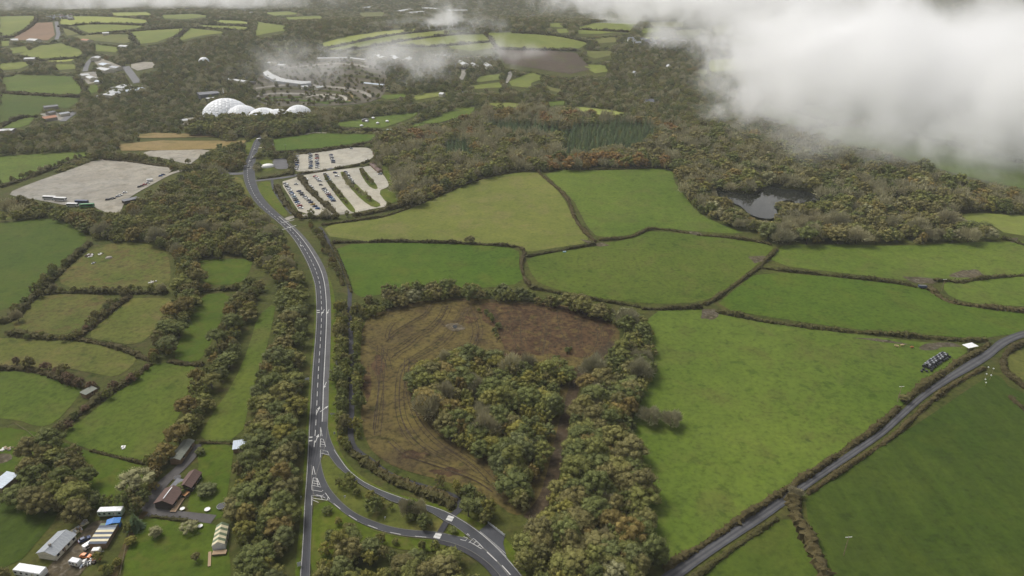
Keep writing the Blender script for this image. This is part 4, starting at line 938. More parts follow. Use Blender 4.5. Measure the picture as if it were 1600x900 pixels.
ONES = ['', 'second ', 'third ', 'fourth ', 'fifth ', 'sixth ', 'seventh ', 'eighth ', 'ninth ', 'tenth ', 'eleventh ', 'twelfth ', 'thirteenth ', 'fourteenth ', 'fifteenth ', 'sixteenth ', 'seventeenth ', 'eighteenth ', 'nineteenth ', 'twentieth ']
BY = {}
SHORT = {'in the scrub under the slip road curve': 'under the slip road curve', 'on the ridge of the cleared soil': 'on the cleared soil ridge', 'left standing on the cleared soil': 'left on the cleared soil','in the wood between mud track and pasture': 'in the wood beside the pasture', 'in the wood island on the cut ground': 'in the wood island', 'in the belt left of the main road': 'in the roadside belt', 'in the scrub wood below the gravel lot': 'in the scrub wood', 'in the long diagonal tree row left of the road': 'in the diagonal tree row',
 'at the bottom edge below the slip road': 'below the slip road', 'in the tree band above the cut ground': 'in the upper tree band', 'between the main road and the footpath': 'between road and footpath', 'between the footpath and the cut ground': 'right of the footpath', 'along the lower edge of the cut ground': 'along the cut ground edge', 'on the island between the slip roads': 'on the slip road island',
 'in the broad hedgerow between the paddocks': 'in the broad paddock hedgerow', 'in the bushy hedgerow of the dark field': 'in the dark field hedgerow', 'in the short hedgerow between two rough paddocks': 'in the rough paddock hedgerow', 'in the maroon hedgerow of the olive meadow': 'in the maroon hedgerow', 'in the hedgerow with the grey shed': 'in the shed hedgerow', 'in the hedgerow across the left paddocks': 'in the cross hedgerow', 'in the hedgerow under the tawny paddock': 'in the tawny paddock hedgerow',
 'in the dark clump behind the bungalow': 'in the dark clump', 'in the shrubbery between field and cabin': 'in the cabin shrubbery', 'in the shaded hedge left of the bungalow': 'in the shaded hedge', 'in the shrubs beside the striped sheds': 'beside the striped sheds', 'along the edge of the driveway': 'along the driveway', 'beside the long grey-green shed': 'beside the long shed', 'between the road bend and the lane': 'at the road bend'}
for a_ in INDIV:
    q = np.array(a_[:2]); n_, m_ = min(MARKS, key=lambda v: np.linalg.norm(v[1] - q)); BY.setdefault((a_[5], a_[6], n_), []).append((np.linalg.norm(m_ - q), a_))
for (what, w, n_), L_ in BY.items():
    L_.sort(key=lambda v: v[0])
    for i_, (d_, (x, y, s, r, h, _a, _b, k)) in enumerate(L_):
        o_ = ONES[min(i_, len(ONES) - 1)]
        plant(x, y, s, r, h, '%s %s, %snearest the %s' % (what, SHORT.get(w, w), o_, n_), what + 's ' + w, k)
for w, pts in MASS.items():
    wood('woodland', pts, 'mass of autumn trees ' + w)
# the far woods: everything beyond that is not field, road or yard
far = []
for (y0, y1, sp, sz) in ((560, 760, 7.5, 1.15), (760, 1050, 8.5, 1.25), (1050, 1500, 10.5, 1.45), (1500, 2200, 14, 1.8), (2200, 3300, 19, 2.4), (3300, 5200, 30, 3.2)):
    wdt = y1 * .85
    X, Y = poisson([(-wdt, y0), (wdt, y0), (wdt, y1), (-wdt, y1)], sp, RNG)
    px, py, d = to_px(X, Y, H(X, Y) + 5)
    ok = (px > -30) & (px < 1630) & (py > -14) & (py < 262)
    X, Y, px, py = X[ok], Y[ok], px[ok], py[ok]
    ok = free(X, Y); X, Y, px, py = X[ok], Y[ok], px[ok], py[ok]
    vc = view_clear(X, Y, np.full(len(X), 9.5), 1.0) / 9.5
    ok = vc > 0; X, Y, px, py, vc = X[ok], Y[ok], px[ok], py[ok], vc[ok]
    own = np.zeros(len(X), bool)
    for q in (PONDW, BACKW, [(312,246),(350,232),(385,226),(382,245),(376,262),(345,263),(315,258)]): own |= inside(np.array(PL(q, 5)), X, Y)
    # open ground that belongs to nothing: keep the near verge strips clear
    own |= (py > 262)
    X, Y, vc = X[~own], Y[~own], vc[~own]
    f = np.sin(X / 61 + .3) * np.cos(Y / 83) + .6 * np.sin(X / 27 + Y / 33)
    for x, y, g_, v_ in zip(X, Y, f, vc):
        m_ = {'brown': 3, 'olive': 3, 'green': 2, 'twig': 1.8, 'russet': .3, 'pale': .8} if g_ > -.2 else {'brown': 2, 'olive': 2.5, 'green': 4, 'conifer': .25, 'twig': 1, 'pale': .6}
        s = pick(m_, RNG.uniform()); r, h = SIZES[s]; k = sz * RNG.uniform(.6, 1.2)
        far.append((x, y, Z(x, y), s, r * k, min(h * k * .8, 9.5 if s != 'conifer' else 14) * v_))
wood('far_woodland', far, 'dark autumn woods covering the valley beyond the fields')

# ------------------------------------------------------------------ hedges
def hedge(px, w, h, label, mat='hedge', rough=.40, lump=.6, dz=None, plan=False, group=None, cat='hedge'):
    pts = px if plan else PL(px, h * .5 if dz is None else dz)
    p0 = smooth_line(pts, 2)
    w *= .88; h *= .9; d = np.linalg.norm(np.array(p0).mean(0)); st = min(5.0, max(.8, d / 420))
    p = np.array(densify(p0, st, False))
    if len(p) < 3: return
    s = cum(p); n = len(p); rng = np.random.default_rng(int(abs(p[0, 0]) * 13 + abs(p[0, 1])) % 99991)
    t = np.gradient(p, axis=0); t /= np.linalg.norm(t, axis=1)[:, None] + 1e-9; nn = np.stack([-t[:, 1], t[:, 0]], 1)
    ph = rng.uniform(0, 6, 6)
    lum = 1 + lump * (.5 * np.sin(s / 7.3 + ph[0]) + .35 * np.sin(s / 3.1 + ph[1]) + .3 * np.sin(s / 17 + ph[2])) + rng.normal(0, .13, n)
    lum[[0, -1]] *= .5
    K = 7; V = []
    th = np.linspace(0, math.pi, K)
    z0 = H(p[:, 0], p[:, 1])
    prof_x = np.sign(np.cos(th)) * np.abs(np.cos(th)) ** .7; prof_z = np.sin(th) ** .75
    jit = 1 + rng.normal(0, rough, (n, K))
    off = prof_x[None] * (w / 2) * (.55 + .45 * lum)[:, None] * jit; zz = prof_z[None] * h * lum[:, None] * (.9 + .1 * jit)
    VX = p[:, None, 0] + nn[:, None, 0] * off; VY = p[:, None, 1] + nn[:, None, 1] * off; VZ = z0[:, None] + zz - .05
    V = np.stack([VX, VY, VZ], -1).reshape(-1, 3)
    ii = np.arange(n * K).reshape(n, K)
    F = np.stack([ii[:-1, :-1], ii[1:, :-1], ii[1:, 1:], ii[:-1, 1:]], -1).reshape(-1, 4)
    # leaf clumps standing proud of the body
    m_ = int(min(14000, n * 14)); i = rng.integers(0, n, m_); k = rng.integers(1, K - 1, m_)
    C = V.reshape(n, K, 3)[i, k] + rng.normal(0, max(.3, st * .4), (m_, 3)) * np.array([1, 1, .7])
    ctr = np.stack([p[i, 0], p[i, 1], z0[i] + .3 * h], 1); Nn = C - ctr; Nn /= np.linalg.norm(Nn, axis=1)[:, None] + 1e-9
    LV, LF = leaf_quads(C, Nn, max(.5, st * .7), rng)
    me = mesh('hedge', np.concatenate([V, LV]).tolist(), F.tolist() + (LF + len(V)).tolist(), LEAF[mat])
    o = link('hedge', me); tag(o, label, cat, group)
    return o
HEDGES = [
 ([(838,264),(848,275),(870,292),(885,307),(892,320),(895,335),(905,352),(920,368),(931,376)], 2.6, 2.0, 'winding dark hedge between the pale and the lime pasture', 'hedge_brown'),
 ([(822,400),(870,391),(931,381)], 2.6, 2.0, 'short hedge with a blue trough under the pale pasture', 'hedge'),
 ([(936,374),(985,371),(1003,362),(1015,356),(1040,357),(1076,363)], 2.6, 2.0, 'curving hedge above the rounded green pasture', 'hedge_brown'),
 ([(1090,366),(1130,369),(1175,375),(1205,381)], 2.6, 2.0, 'hedge running on towards the pond wood gateway', 'hedge'),
 ([(518,378),(600,375),(660,377),(735,379),(808,384)], 3.0, 2.4, 'straight dark hedge below the lone round tree', 'hedge'),
 ([(812,385),(821,393),(816,402),(814,415),(819,432),(828,446)], 2.8, 2.2, 'short wriggling hedge between two green pastures', 'hedge_brown'),
 ([(828,448),(870,456),(930,467),(1000,478)], 2.6, 2.0, 'hedge behind the tree band above the cut ground', 'hedge'),
 ([(1003,481),(1050,481),(1098,479)], 2.6, 2.2, 'hedge along the top of the big mottled pasture', 'hedge'),
 ([(1100,475),(1112,470),(1140,450),(1165,432),(1185,418),(1203,400),(1215,388)], 2.6, 2.0, 'diagonal brown hedge left of the bright strip pasture', 'hedge_brown'),
 ([(1119,485),(1150,491),(1200,502),(1300,514),(1400,522),(1500,530),(1543,531)], 3.0, 2.2, 'long dark hedge above the cattle', 'hedge'),
 ([(1188,417),(1250,424),(1330,432),(1400,440),(1432,447)], 2.8, 2.2, 'hedge ending at the black trailer', 'hedge'),
 ([(1450,446),(1460,456),(1475,467),(1500,474),(1550,480),(1605,486)], 3.4, 2.2, 'bending hedge below the utility pole paddock', 'hedge_brown'),
 ([(1462,438),(1478,437),(1500,441),(1530,434),(1605,428)], 3.0, 2.0, 'hedge behind the muddy gateways', 'hedge'),
 ([(503,351),(560,343),(600,338),(640,324),(690,303),(760,274),(838,264)], 2.6, 1.8, 'bank hedge along the far edge of the pale pasture', 'hedge_brown'),
 ([(842,263),(900,264),(960,264),(1050,260)], 2.4, 1.8, 'hedge between the lime pasture and the back wood', 'hedge'),
 ([(1546,535),(1530,548),(1500,562),(1465,586),(1440,603),(1412,626)], 3.4, 2.4, 'rough hedge between silage bales and lane', 'hedge_brown'),
 ([(1405,634),(1395,644),(1370,667),(1320,701),(1270,736),(1200,782),(1150,814),(1100,849),(1038,888)], 2.8, 2.2, 'long hedge between big pasture and country lane', 'hedge_brown'),
 ([(1605,534),(1585,541),(1572,552),(1566,566),(1576,586),(1605,606)], 3.2, 2.2, 'hedge round the olive paddock at the lane bend', 'hedge_brown'),
 ([(1540,573),(1500,593),(1470,613),(1440,638),(1415,663),(1395,682),(1345,714),(1300,744),(1262,770)], 2.2, 1.7, 'low brown hedge between lane and dark green field', 'hedge_brown'),
 ([(1215,808),(1190,826),(1150,853),(1100,890),(1070,915)], 2.0, 1.5, 'low hedge between lane and field corner', 'hedge'),
 ([(1240,775),(1243,800),(1258,830),(1272,858),(1285,885),(1298,915)], 5.0, 3.6, 'thick brown hedge between the two dark fields', 'hedge_brown'),
 ([(1578,618),(1590,630),(1605,642)], 2.4, 1.8, 'hedge stub at the edge beside the dark green field', 'hedge'),
 ([(1566,372),(1580,374),(1605,383)], 3.0, 2.4, 'hedge at the gateway right of the pond wood', 'hedge'),
 ([(517,378),(528,400),(537,420),(544,440),(549,456)], 1.8, 1.5, 'low hedge right of the lane beside the pasture', 'hedge'),
 ([(500,362),(512,384),(522,405),(530,425),(536,445)], 2.2, 1.8, 'hedge left of the lane beside the road bend', 'hedge_brown'),
 ([(575,722),(600,736),(622,749),(650,760),(690,772),(712,783)], 3.4, 2.2, 'clipped hedge below the footpath curve', 'hedge_brown'),
 ([(540,694),(550,706),(572,722),(598,742),(625,756),(655,766),(690,780),(708,792)], 3.2, 2.2, 'clipped hedge between slip road verge and footpath', 'hedge'),
 ([(0,503),(25,492),(45,470),(62,452),(90,428),(110,405),(140,378)], 5, 3.2, 'bushy hedge along the smooth dark field', 'hedge'),
 ([(8,518),(60,526),(115,527)], 4, 2.6, 'bushy hedge under the tawny paddock', 'hedge'),
 ([(120,526),(150,502),(178,478),(205,460)], 4.5, 2.8, 'bushy hedge between tawny and oval-marked paddock', 'hedge_brown'),
 ([(118,528),(160,535),(190,543),(215,553),(234,562)], 3.4, 2.4, 'hedge above the olive meadow', 'hedge'),
 ([(0,573),(40,574),(75,582),(110,594),(150,606)], 4, 2.8, 'dark hedge below the olive meadow', 'hedge_brown'),
 ([(234,566),(195,598),(160,616),(120,645),(85,670)], 4.5, 2.8, 'dark hedge left of the wide meadow', 'hedge'),
 ([(62,457),(110,454),(170,455),(215,456),(262,455)], 4, 2.6, 'hedge above the two rough paddocks', 'hedge'),
 ([(302,452),(350,450),(396,450)], 4, 2.6, 'hedge below the small bright paddock', 'hedge'),
 ([(262,563),(290,568),(318,568)], 3, 2.2, 'hedge at the lower end of the bright strip', 'hedge'),
 ([(140,703),(180,712),(228,724)], 1.6, 1.3, 'thin hedge below the wide green meadow', 'hedge'),
 ([(312,691),(340,692),(372,692)], 1.2, 1.1, 'thin hedge at the top of the garden lawn', 'hedge'),
 ([(235,806),(270,811),(310,815)], 1.2, 1.0, 'low garden hedge below the yard strip', 'hedge'),
 ([(0,291),(30,282),(65,268),(110,252),(152,240)], 5, 2.8, 'bushy hedge between bright field and gravel lot', 'hedge'),
 ([(158,248),(200,251),(240,257),(285,263)], 3.6, 1.8, 'low hedge between the two gravel lots', 'hedge'),
 ([(466,271),(478,290),(500,311),(524,332)], 5.0, 3.4, 'tall clipped hedge between the first parking rows', 'hedge'),
 ([(431,288),(438,305),(452,325),(467,337)], 5.0, 3.2, 'clipped hedge along the left side of the car park', 'hedge_brown'),
 ([(470,270),(490,269),(510,265)], 3.2, 2.2, 'low russet hedge left of the car park entrance', 'hedge_brown'),
 ([(524,263),(545,260),(562,257),(577,251)], 3.2, 2.2, 'low russet hedge right of the car park entrance', 'hedge_brown'),
 ([(453,243),(455,258),(456,271)], 5, 4.5, 'tall hedge beside the white tent lot', 'hedge'),
 ([(403,278),(420,277),(440,273),(452,270)], 4.5, 2.6, 'hedge along the lane to the car park', 'hedge'),
 ([(440,241),(470,239),(505,234),(545,228),(580,224),(600,217)], 5, 3.4, 'bushy hedge behind the upper car park', 'hedge'),
 ([(469,338),(500,338),(526,338)], 5, 3.4, 'bushy hedge under the lower parking rows', 'hedge'),
 ([(552,336),(590,329),(620,322),(645,316)], 5, 3.2, 'bushy hedge between the car park and pale pasture', 'hedge'),
 ([(428,238),(470,236),(510,232)], 3, 2, 'hedge under the green field by the path', 'hedge'),
 ([(598,208),(625,203),(650,203),(690,193),(740,180)], 6, 4, 'bushy hedge between the two slanting meadows', 'hedge'),
 ([(525,200),(560,203),(600,204),(625,203)], 6, 4, 'bushy hedge in front of the slanting meadow', 'hedge'),
]
for a in HEDGES: hedge(*a)
FAR_H = [[(3,144),(60,148),(128,151)], [(130,150),(133,138),(118,120)], [(60,94),(95,92),(130,89)], [(510,75),(545,68),(600,56),(655,49),(690,46)], [(515,81),(560,75),(600,68),(650,60),(700,54),(748,50)], [(598,69),(650,73),(700,70),(768,64)],
         [(757,51),(768,62),(775,74)], [(800,50),(870,54),(922,66)], [(93,41),(110,44),(128,53)], [(140,53),(200,49),(290,43)], [(203,52),(210,62),(216,70)], [(291,44),(280,56),(268,67)], [(240,41),(300,42),(390,49)], [(297,37),(350,38),(395,41)], [(100,40),(150,36),(240,40)],
         [(0,57),(22,58),(57,36),(59,25)], [(775,76),(840,77),(905,78)], [(0,197),(30,182),(58,181)], [(1225,167),(1265,180),(1295,192)], [(1255,202),(1295,194),(1320,196)], [(1400,202),(1500,228),(1600,254)], [(0,86),(60,92)], [(905,45),(985,49)], [(1190,182),(1232,195),(1255,203)]]
FARL = ['below the upper left bright field', 'right of the upper left bright field', 'below the left hillside field', 'along the hilltop pastures', 'across the hill under the mist', 'low on the misty hill', 'beside the hill path', 'on the right hill shoulder', 'left of the far bright pasture', 'below the far bright pastures',
        'between two far left pastures', 'slanting down to the far left wood', 'above the far left pastures', 'along the far left ridge', 'across the far bright pasture', 'round the far brown field', 'above the purple heath', 'beside the roofed farm', 'at the edge of the big cloud', 'between fields under the big cloud', 'inside the big cloud', 'at the far left margin', 'under the far village mist', 'beside the cloud edge pasture']
for l, w in zip(FAR_H, FARL): hedge(l, 7, 4.2, 'thin dark hedge ' + w, 'hedge', dz=2)
# ------------------------------------------------------------------ paint and building materials
for nm, c, r in (('wall_white', (.74, .73, .70), .7), ('wall_cream', (.62, .58, .46), .7), ('wall_green', (.42, .50, .36), .7), ('wall_dark', (.060, .048, .042), .7), ('wall_timber', (.22, .15, .09), .8), ('wall_stone', (.33, .30, .26), .9),
                 ('roof_grey', (.30, .32, .34), .6), ('roof_slate', (.11, .115, .13), .6), ('roof_brown', (.115, .072, .060), .75), ('roof_moss', (.15, .16, .13), .7), ('roof_white', (.72, .73, .74), .5), ('roof_pale', (.46, .47, .47), .6), ('roof_blue_white', (.42, .48, .55), .5),
                 ('sheet_green', (.13, .17, .10), .6), ('sheet_cream', (.60, .54, .36), .6), ('sheet_navy', (.06, .075, .11), .6), ('sheet_grey', (.24, .27, .30), .6), ('tarp_blue', (.025, .16, .46), .45), ('planks', (.34, .24, .15), .8), ('deck_orange', (.46, .24, .11), .7),
                 ('steel', (.42, .43, .43), .4), ('timber_pole', (.26, .20, .13), .85), ('timber_fence', (.20, .16, .11), .85), ('glass_dark', (.02, .024, .03), .12), ('tyre', (.018, .018, .018), .85), ('rubber_black', (.02, .02, .024), .5),
                 ('canvas_white', (.80, .79, .76), .7), ('membrane', (.80, .82, .84), .35), ('membrane_frame', (.52, .54, .57), .5), ('terracotta', (.40, .20, .12), .8), ('rust', (.22, .10, .05), .85), ('lens_white', (.8, .8, .76), .2), ('lens_red', (.35, .02, .02), .3),
                 ('cow_cream', (.52, .38, .22), .85), ('cow_ginger', (.42, .18, .06), .85), ('plastic_blue', (.10, .36, .52), .4)):
    plain(nm, c, r, var=.3 if nm[:4] == 'roof' else .22, scale=1.2, streak=nm[:4] in ('roof', 'shee', 'wall'))
plain('bale_wrap_painted_sheen', (.30, .31, .33), .35, var=.35, scale=2.5, spec=.5)  # sky sheen on black wrap, put into a paler base colour
plain('bale_wrap', (.022, .023, .027), .28, var=.5, scale=2.5, spec=.6)
PAINT = {}
for nm, c in (('white', (.78, .78, .77)), ('silver', (.42, .44, .46)), ('grey', (.16, .17, .18)), ('black', (.022, .023, .027)), ('navy', (.03, .05, .13)), ('blue', (.05, .14, .34)), ('red', (.36, .035, .03)), ('orange', (.70, .20, .03)), ('maroon', (.15, .03, .035)), ('gold', (.45, .30, .06)), ('green', (.06, .24, .09)), ('pale blue', (.35, .47, .58))):
    PAINT[nm] = plain('paint_' + nm.replace(' ', '_'), c, .3, var=.08, spec=.5)

def loft(b, st, m=0):
    """st: list of (x, half width, z0, z1): a closed hull with shoulders"""
    V = []; F = []
    for x, w, z0, z1 in st:
        zm = z0 + (z1 - z0) * .55
        V += [(x, -w * .93, z0), (x, -w, zm), (x, -w * .92, z1), (x, w * .92, z1), (x, w, zm), (x, w * .93, z0)]
    n = len(st)
    for i in range(n - 1):
        for k in range(6): F.append((i * 6 + k, i * 6 + (k + 1) % 6, i * 6 + 6 + (k + 1) % 6, i * 6 + 6 + k))
    F += [tuple(range(6))[::-1], tuple(range((n - 1) * 6, n * 6))]
    return b.add(V, F, m)
def cabin(b, x0, x1, t0, t1, w0, w1, z0, z1, roof=0, glass=1):
    V = [(x0, -w0, z0), (x1, -w0, z0), (x1, w0, z0), (x0, w0, z0), (t0, -w1, z1), (t1, -w1, z1), (t1, w1, z1), (t0, w1, z1)]
    b.add(V, [(0, 1, 5, 4), (1, 2, 6, 5), (2, 3, 7, 6), (3, 0, 4, 7)], glass); b.add([(x, y, z + .015) for x, y, z in V[4:]], [(0, 1, 2, 3)], roof)
    e = .05
    b.add([(t0 - e, -w1 - e, z1 - .05), (t1 + e, -w1 - e, z1 - .05), (t1 + e, w1 + e, z1 - .05), (t0 - e, w1 + e, z1 - .05)] + [(x, y, z + .012) for x, y, z in V[4:]], [(0, 1, 5, 4), (1, 2, 6, 5), (2, 3, 7, 6), (3, 0, 4, 7)], roof)
HULL = [(-2.12, .66, .42, .72), (-2.0, .80, .28, .84), (-1.3, .87, .22, .92), (.9, .88, .22, .92), (1.7, .85, .25, .84), (2.02, .74, .34, .72), (2.12, .6, .42, .6)]
CARM = {}
def small_car(col, estate=False):
    """a parked car seen from afar, one mesh: body, glass, wheels, lamps"""
    if (col, estate) in CARM: return CARM[(col, estate)]
    b = MB(); loft(b, HULL)
    cabin(b, -2.0 if estate else -1.75, 1.0, -1.75 if estate else -1.2, .2, .78, .62, .90, 1.5)
    for x in (-1.3, 1.3):
        for s in (-1, 1): b.cyl((x, s * .90, .32), (x, s * .70, .32), .32, n=9, m=2)
    for s in (-1, 1):
        b.box(2.0, 2.12, s * .58 - .14, s * .58 + .14, .58, .70, 3); b.box(-2.12, -2.0, s * .60 - .12, s * .60 + .12, .66, .80, 4)
    CARM[(col, estate)] = b.me('parked_car', [PAINT[col], MATS['glass_dark'], MATS['tyre'], MATS['lens_white'], MATS['lens_red']])
    return CARM[(col, estate)]
def place(o, px, py, ang=0.0, dz=0.0, off=.0):
    x, y = P(px, py, dz); o.location = (x, y, Z(x, y) + off); o.rotation_euler = (0, 0, ang); return o
def plan_angle(a, b):
    p, q = P(*a), P(*b); return math.atan2(q[1] - p[1], q[0] - p[0])
ORD = ['first', 'second', 'third', 'fourth', 'fifth', 'sixth', 'seventh', 'eighth', 'ninth', 'tenth', 'eleventh', 'twelfth', 'thirteenth', 'fourteenth', 'fifteenth']
ROWS = [
 ((446,287),(470,325),['silver','white','grey','silver','white','silver','blue','white','pale blue','grey','black','blue','white','red','white'],'left edge row of the car park', 0),
 ((467,299),(496,326),['navy','grey','black','silver','white','grey','navy','gold','navy','blue'],'row left of the tall clipped hedge', 0),
 ((484,291),(491.5,302),['white','silver','white','black','silver'],'row right of the tall clipped hedge', 0),
 ((493,276),(499,283),['red','white','white','silver'],'short row near the car park entrance', 0),
 ((506,295),(521,314),['black','silver','white','white','maroon','navy','blue','pale blue','navy'],'row left of the second grass island', 0),
 ((508,272),(523,297),['silver','grey','blue','white','pale blue','silver','navy','grey','black','navy'],'row right of the second grass island', 0),
 ((524,270),(526,275),['navy','white'],'pair at the head of the third lane', 0),
 ((540,269),(552,287),['navy','white','grey','white','silver','white','black'],'row beside the third grass island', 0),
 ((591,268),(594,272),['white','silver'],'pair below the brown roofed shelter', 0),
 ((463.5,241),(464.5,265),['navy','white','silver','grey','navy','blue','white','white'],'left column of the upper car park', 0),
 ((485,241),(485.5,263),['silver','grey','pale blue','white','navy','silver','blue','grey'],'second column of the upper car park', 0),
 ((495,242),(496,262),['maroon','silver','red','white','silver','navy','silver','white'],'third column of the upper car park', 0),
 ((517,242),(521,254),['navy','white','grey','white','navy','grey'],'right column of the upper car park', 0),
]
for (a, b, cols, where, fl) in ROWS:
    pa, pb = np.array(P(*a, .7)), np.array(P(*b, .7)); n = len(cols)
    for i, col in enumerate(cols):
        q = pa + (pb - pa) * (i / max(1, n - 1)) + RNG.normal(0, .12, 2)
        o = link('parked_car', small_car(col, i % 3 == 1)); o.scale = (1.16, 1.12, 1.12); o.location = (q[0], q[1], Z(*q) + .3)
        o.rotation_euler = (0, 0, (0 if RNG.uniform() < .5 else math.pi) + RNG.normal(0, .04) - .06)
        tag(o, '%s car, %s from the top in the %s' % (col, ORD[i], where), 'car', 'cars in the car park')
SINGLE = [(549,232,'silver',.2,'silver car alone at the top edge of the upper car park'), (573,251,'white',0,'white car alone at the lower edge of the upper car park'), (463,288,'silver',0,'silver car alone under the tent lot hedge'), (478,280,'white',0,'white car at the left head of the second lane'),
          (501.5,289,'grey',0,'grey car alone in the second lane'), (399,234,'white',1.35,'white car driving below the road bend at the top'), (391,252,'white',1.45,'white car approaching the car park junction'), (395,247,'silver',1.4,'silver car on the main road near its top'), (388,262,'grey',1.5,'grey car on the main road by the left turning'),
          (168,312,'black',.5,'black car, first in the lower roadside row of the gravel lot'), (173,311,'grey',.5,'grey car in the lower roadside row of the gravel lot'), (177,310,'black',.5,'black car in the middle of the lower roadside row'), (184,307,'silver',.5,'silver car in the lower roadside row of the gravel lot'), (188,305,'white',.5,'white car in the lower roadside row of the gravel lot'), (195,301,'white',.5,'white car at the upper end of the lower roadside row'),
          (218,292,'black',.5,'black car, first in the upper roadside row of the gravel lot'), (222,290.5,'maroon',.5,'maroon car in the upper roadside row of the gravel lot'), (226,288.5,'red',.5,'red car in the upper roadside row of the gravel lot'), (231,286,'white',.5,'white car in the upper roadside row of the gravel lot'), (251,275,'blue',.5,'blue car at the top corner of the gravel lot'), (255,273,'navy',.5,'dark blue car at the top corner of the gravel lot')]
for px, py, col, an, lab in SINGLE:
    o = link('parked_car', small_car(col)); place(o, px, py, an, .7, .36); tag(o, lab, 'car')
def big_box(name, L, W, Ht, z0, paint, label, px, py, ang, band=True, cat='coach', wheels=((-.32), (.34))):
    """coach or van body with window band, windscreen and wheels as parts"""
    t = empty(name); place(t, px, py, ang, Ht * .5, .32); tag(t, label, cat)
    b = MB(); k = .16
    st = [(-L / 2, W / 2 * .94, z0 + .1, Ht - .12), (-L / 2 + k, W / 2, z0, Ht), (L / 2 - k * 2, W / 2, z0, Ht), (L / 2, W / 2 * .92, z0 + .1, Ht - .3)]
    loft(b, st); b.build('body', [paint], t)
    if band:
        for s in (-1, 1):
            MB().box(-L / 2 + .5, L / 2 - .9, s * W / 2 - .02, s * W / 2 + .02, Ht * .46, Ht * .78).build('side_window', MATS['glass_dark'], t)
    MB().box(L / 2 - .06, L / 2 + .03, -W / 2 * .8, W / 2 * .8, Ht * .42, Ht * .82).build('windscreen', MATS['glass_dark'], t)
    wm = MB().cyl((0, -.12, 0), (0, .12, 0), .45 if L > 7 else .33, n=10).me('wheel', MATS['tyre'])
    for f in wheels:
        for s in (-1, 1):
            link('wheel', wm, t, (L * f, s * (W / 2 - .05), .45 if L > 7 else .33))
    return t
big_box('coach', 12, 2.55, 3.4, .4, PAINT['white'], 'white coach farthest left behind the tree belt', 77, 309.5, -.1)
big_box('coach', 12, 2.55, 3.4, .4, PAINT['white'], 'white coach with brown ends, second from the left', 94, 311.5, -.12)
big_box('coach', 12, 2.55, 3.4, .4, PAINT['navy'], 'dark blue coach on the gravel lot', 128, 316, -.08)
big_box('coach', 10, 2.5, 3.2, .4, PAINT['white'], 'white coach half hidden before the dark blue one', 113, 320.5, -.05)
big_box('coach', 12, 2.55, 3.4, .4, PAINT['green'], 'green coach at the lot entrance beside the fir', 136, 321.5, .18)
big_box('van', 5.6, 2.0, 2.4, .3, PAINT['white'], 'white van in the upper roadside row of the gravel lot', 234, 282, .45, False, 'van')
big_box('van', 5.4, 2.0, 2.3, .3, PAINT['white'], 'white van driving at the top bend of the main road', 404.5, 218, 1.1, True, 'van')
big_box('van', 5.0, 1.9, 1.95, .28, PAINT['white'], 'white van beside the striped sheds', 141, 851, 1.0, True, 'van')

def near_car(px, py, ang, col, label):
    t = empty('parked_car'); place(t, px, py, ang, .6, .22); tag(t, label, 'car')
    b = MB(); loft(b, HULL); b.build('body', [PAINT[col]], t)
    b = MB(); cabin(b, -1.7, 1.0, -1.2, .2, .78, .62, .90, 1.42, 1, 0); b.build('cabin', [MATS['glass_dark'], PAINT[col]], t)
    wm = MB().cyl((0, -.1, 0), (0, .1, 0), .32, n=10).me('wheel', MATS['tyre'])
    for x in (-1.3, 1.3):
        for s in (-1, 1): link('wheel', wm, t, (x, s * .80, .32))
    for s in (-1, 1):
        MB().box(2.0, 2.13, s * .58 - .14, s * .58 + .14, .56, .70).build('headlight', MATS['lens_white'], t)
        MB().box(-2.13, -2.0, s * .60 - .12, s * .60 + .12, .66, .80).build('tail_light', MATS['lens_red'], t)
    return t
near_car(134, 869, -.12, 'orange', 'orange car in the cluttered yard')
near_car(132, 843, .75, 'navy', 'dark blue car behind the white van')
def caravan(px, py, ang, L, W, Ht, label, name='caravan', wall='wall_white', roof='roof_white', nwin=3, wheels=True, dz=None):
    t = empty(name); place(t, px, py, ang, Ht * .5 if dz is None else dz, .2); tag(t, label, 'caravan' if name == 'caravan' else 'mobile home')
    b = MB(); st = [(-L / 2, W / 2 * .9, .5, Ht * .86), (-L / 2 + .25, W / 2, .38, Ht - .12), (L / 2 - .35, W / 2, .38, Ht - .12), (L / 2, W / 2 * .9, .55, Ht * .8)]
    loft(b, st); b.build('body', MATS[wall], t)
    MB().box(-L / 2 + .15, L / 2 - .2, -W / 2 * .96, W / 2 * .96, Ht - .125, Ht, taper=.12, ty=.12).build('roof', MATS[roof], t)
    for i in range(nwin):
        x = -L / 2 + L * (i + .5) / nwin
        for s in (-1, 1): MB().box(x - .42, x + .42, s * W / 2 - .03, s * W / 2 + .03, Ht * .48, Ht * .74).build('window', MATS['glass_dark'], t)
    MB().box(L * .18, L * .18 + .75, -W / 2 - .045, -W / 2 + .02, .5, Ht * .8).build('door', MATS['wall_cream'], t)
    wm = MB().cyl((0, -.1, 0), (0, .1, 0), .3, n=10).me('wheel', MATS['tyre'])
    for s in (-1, 1): link('wheel', wm, t, (0, s * (W / 2 - .12), .3))
    if wheels: MB().cyl((L / 2 - .1, .3, .45), (L / 2 + 1.1, 0, .45), .05, n=6).cyl((L / 2 - .1, -.3, .45), (L / 2 + 1.1, 0, .45), .05, n=6).build('tow_bar', MATS['steel'], t)
    return t
caravan(118, 879, -.25, 4.2, 2.1, 2.4, 'small white caravan beside the orange car')
caravan(48, 893, -.17, 11.5, 3.4, 2.9, 'long white mobile home at the bottom edge', 'mobile_home', nwin=5, wheels=False)
caravan(174, 800, .06, 9.6, 2.9, 2.9, 'long cabin with green walls and white roof', 'mobile_home', 'wall_green', nwin=5, wheels=False)
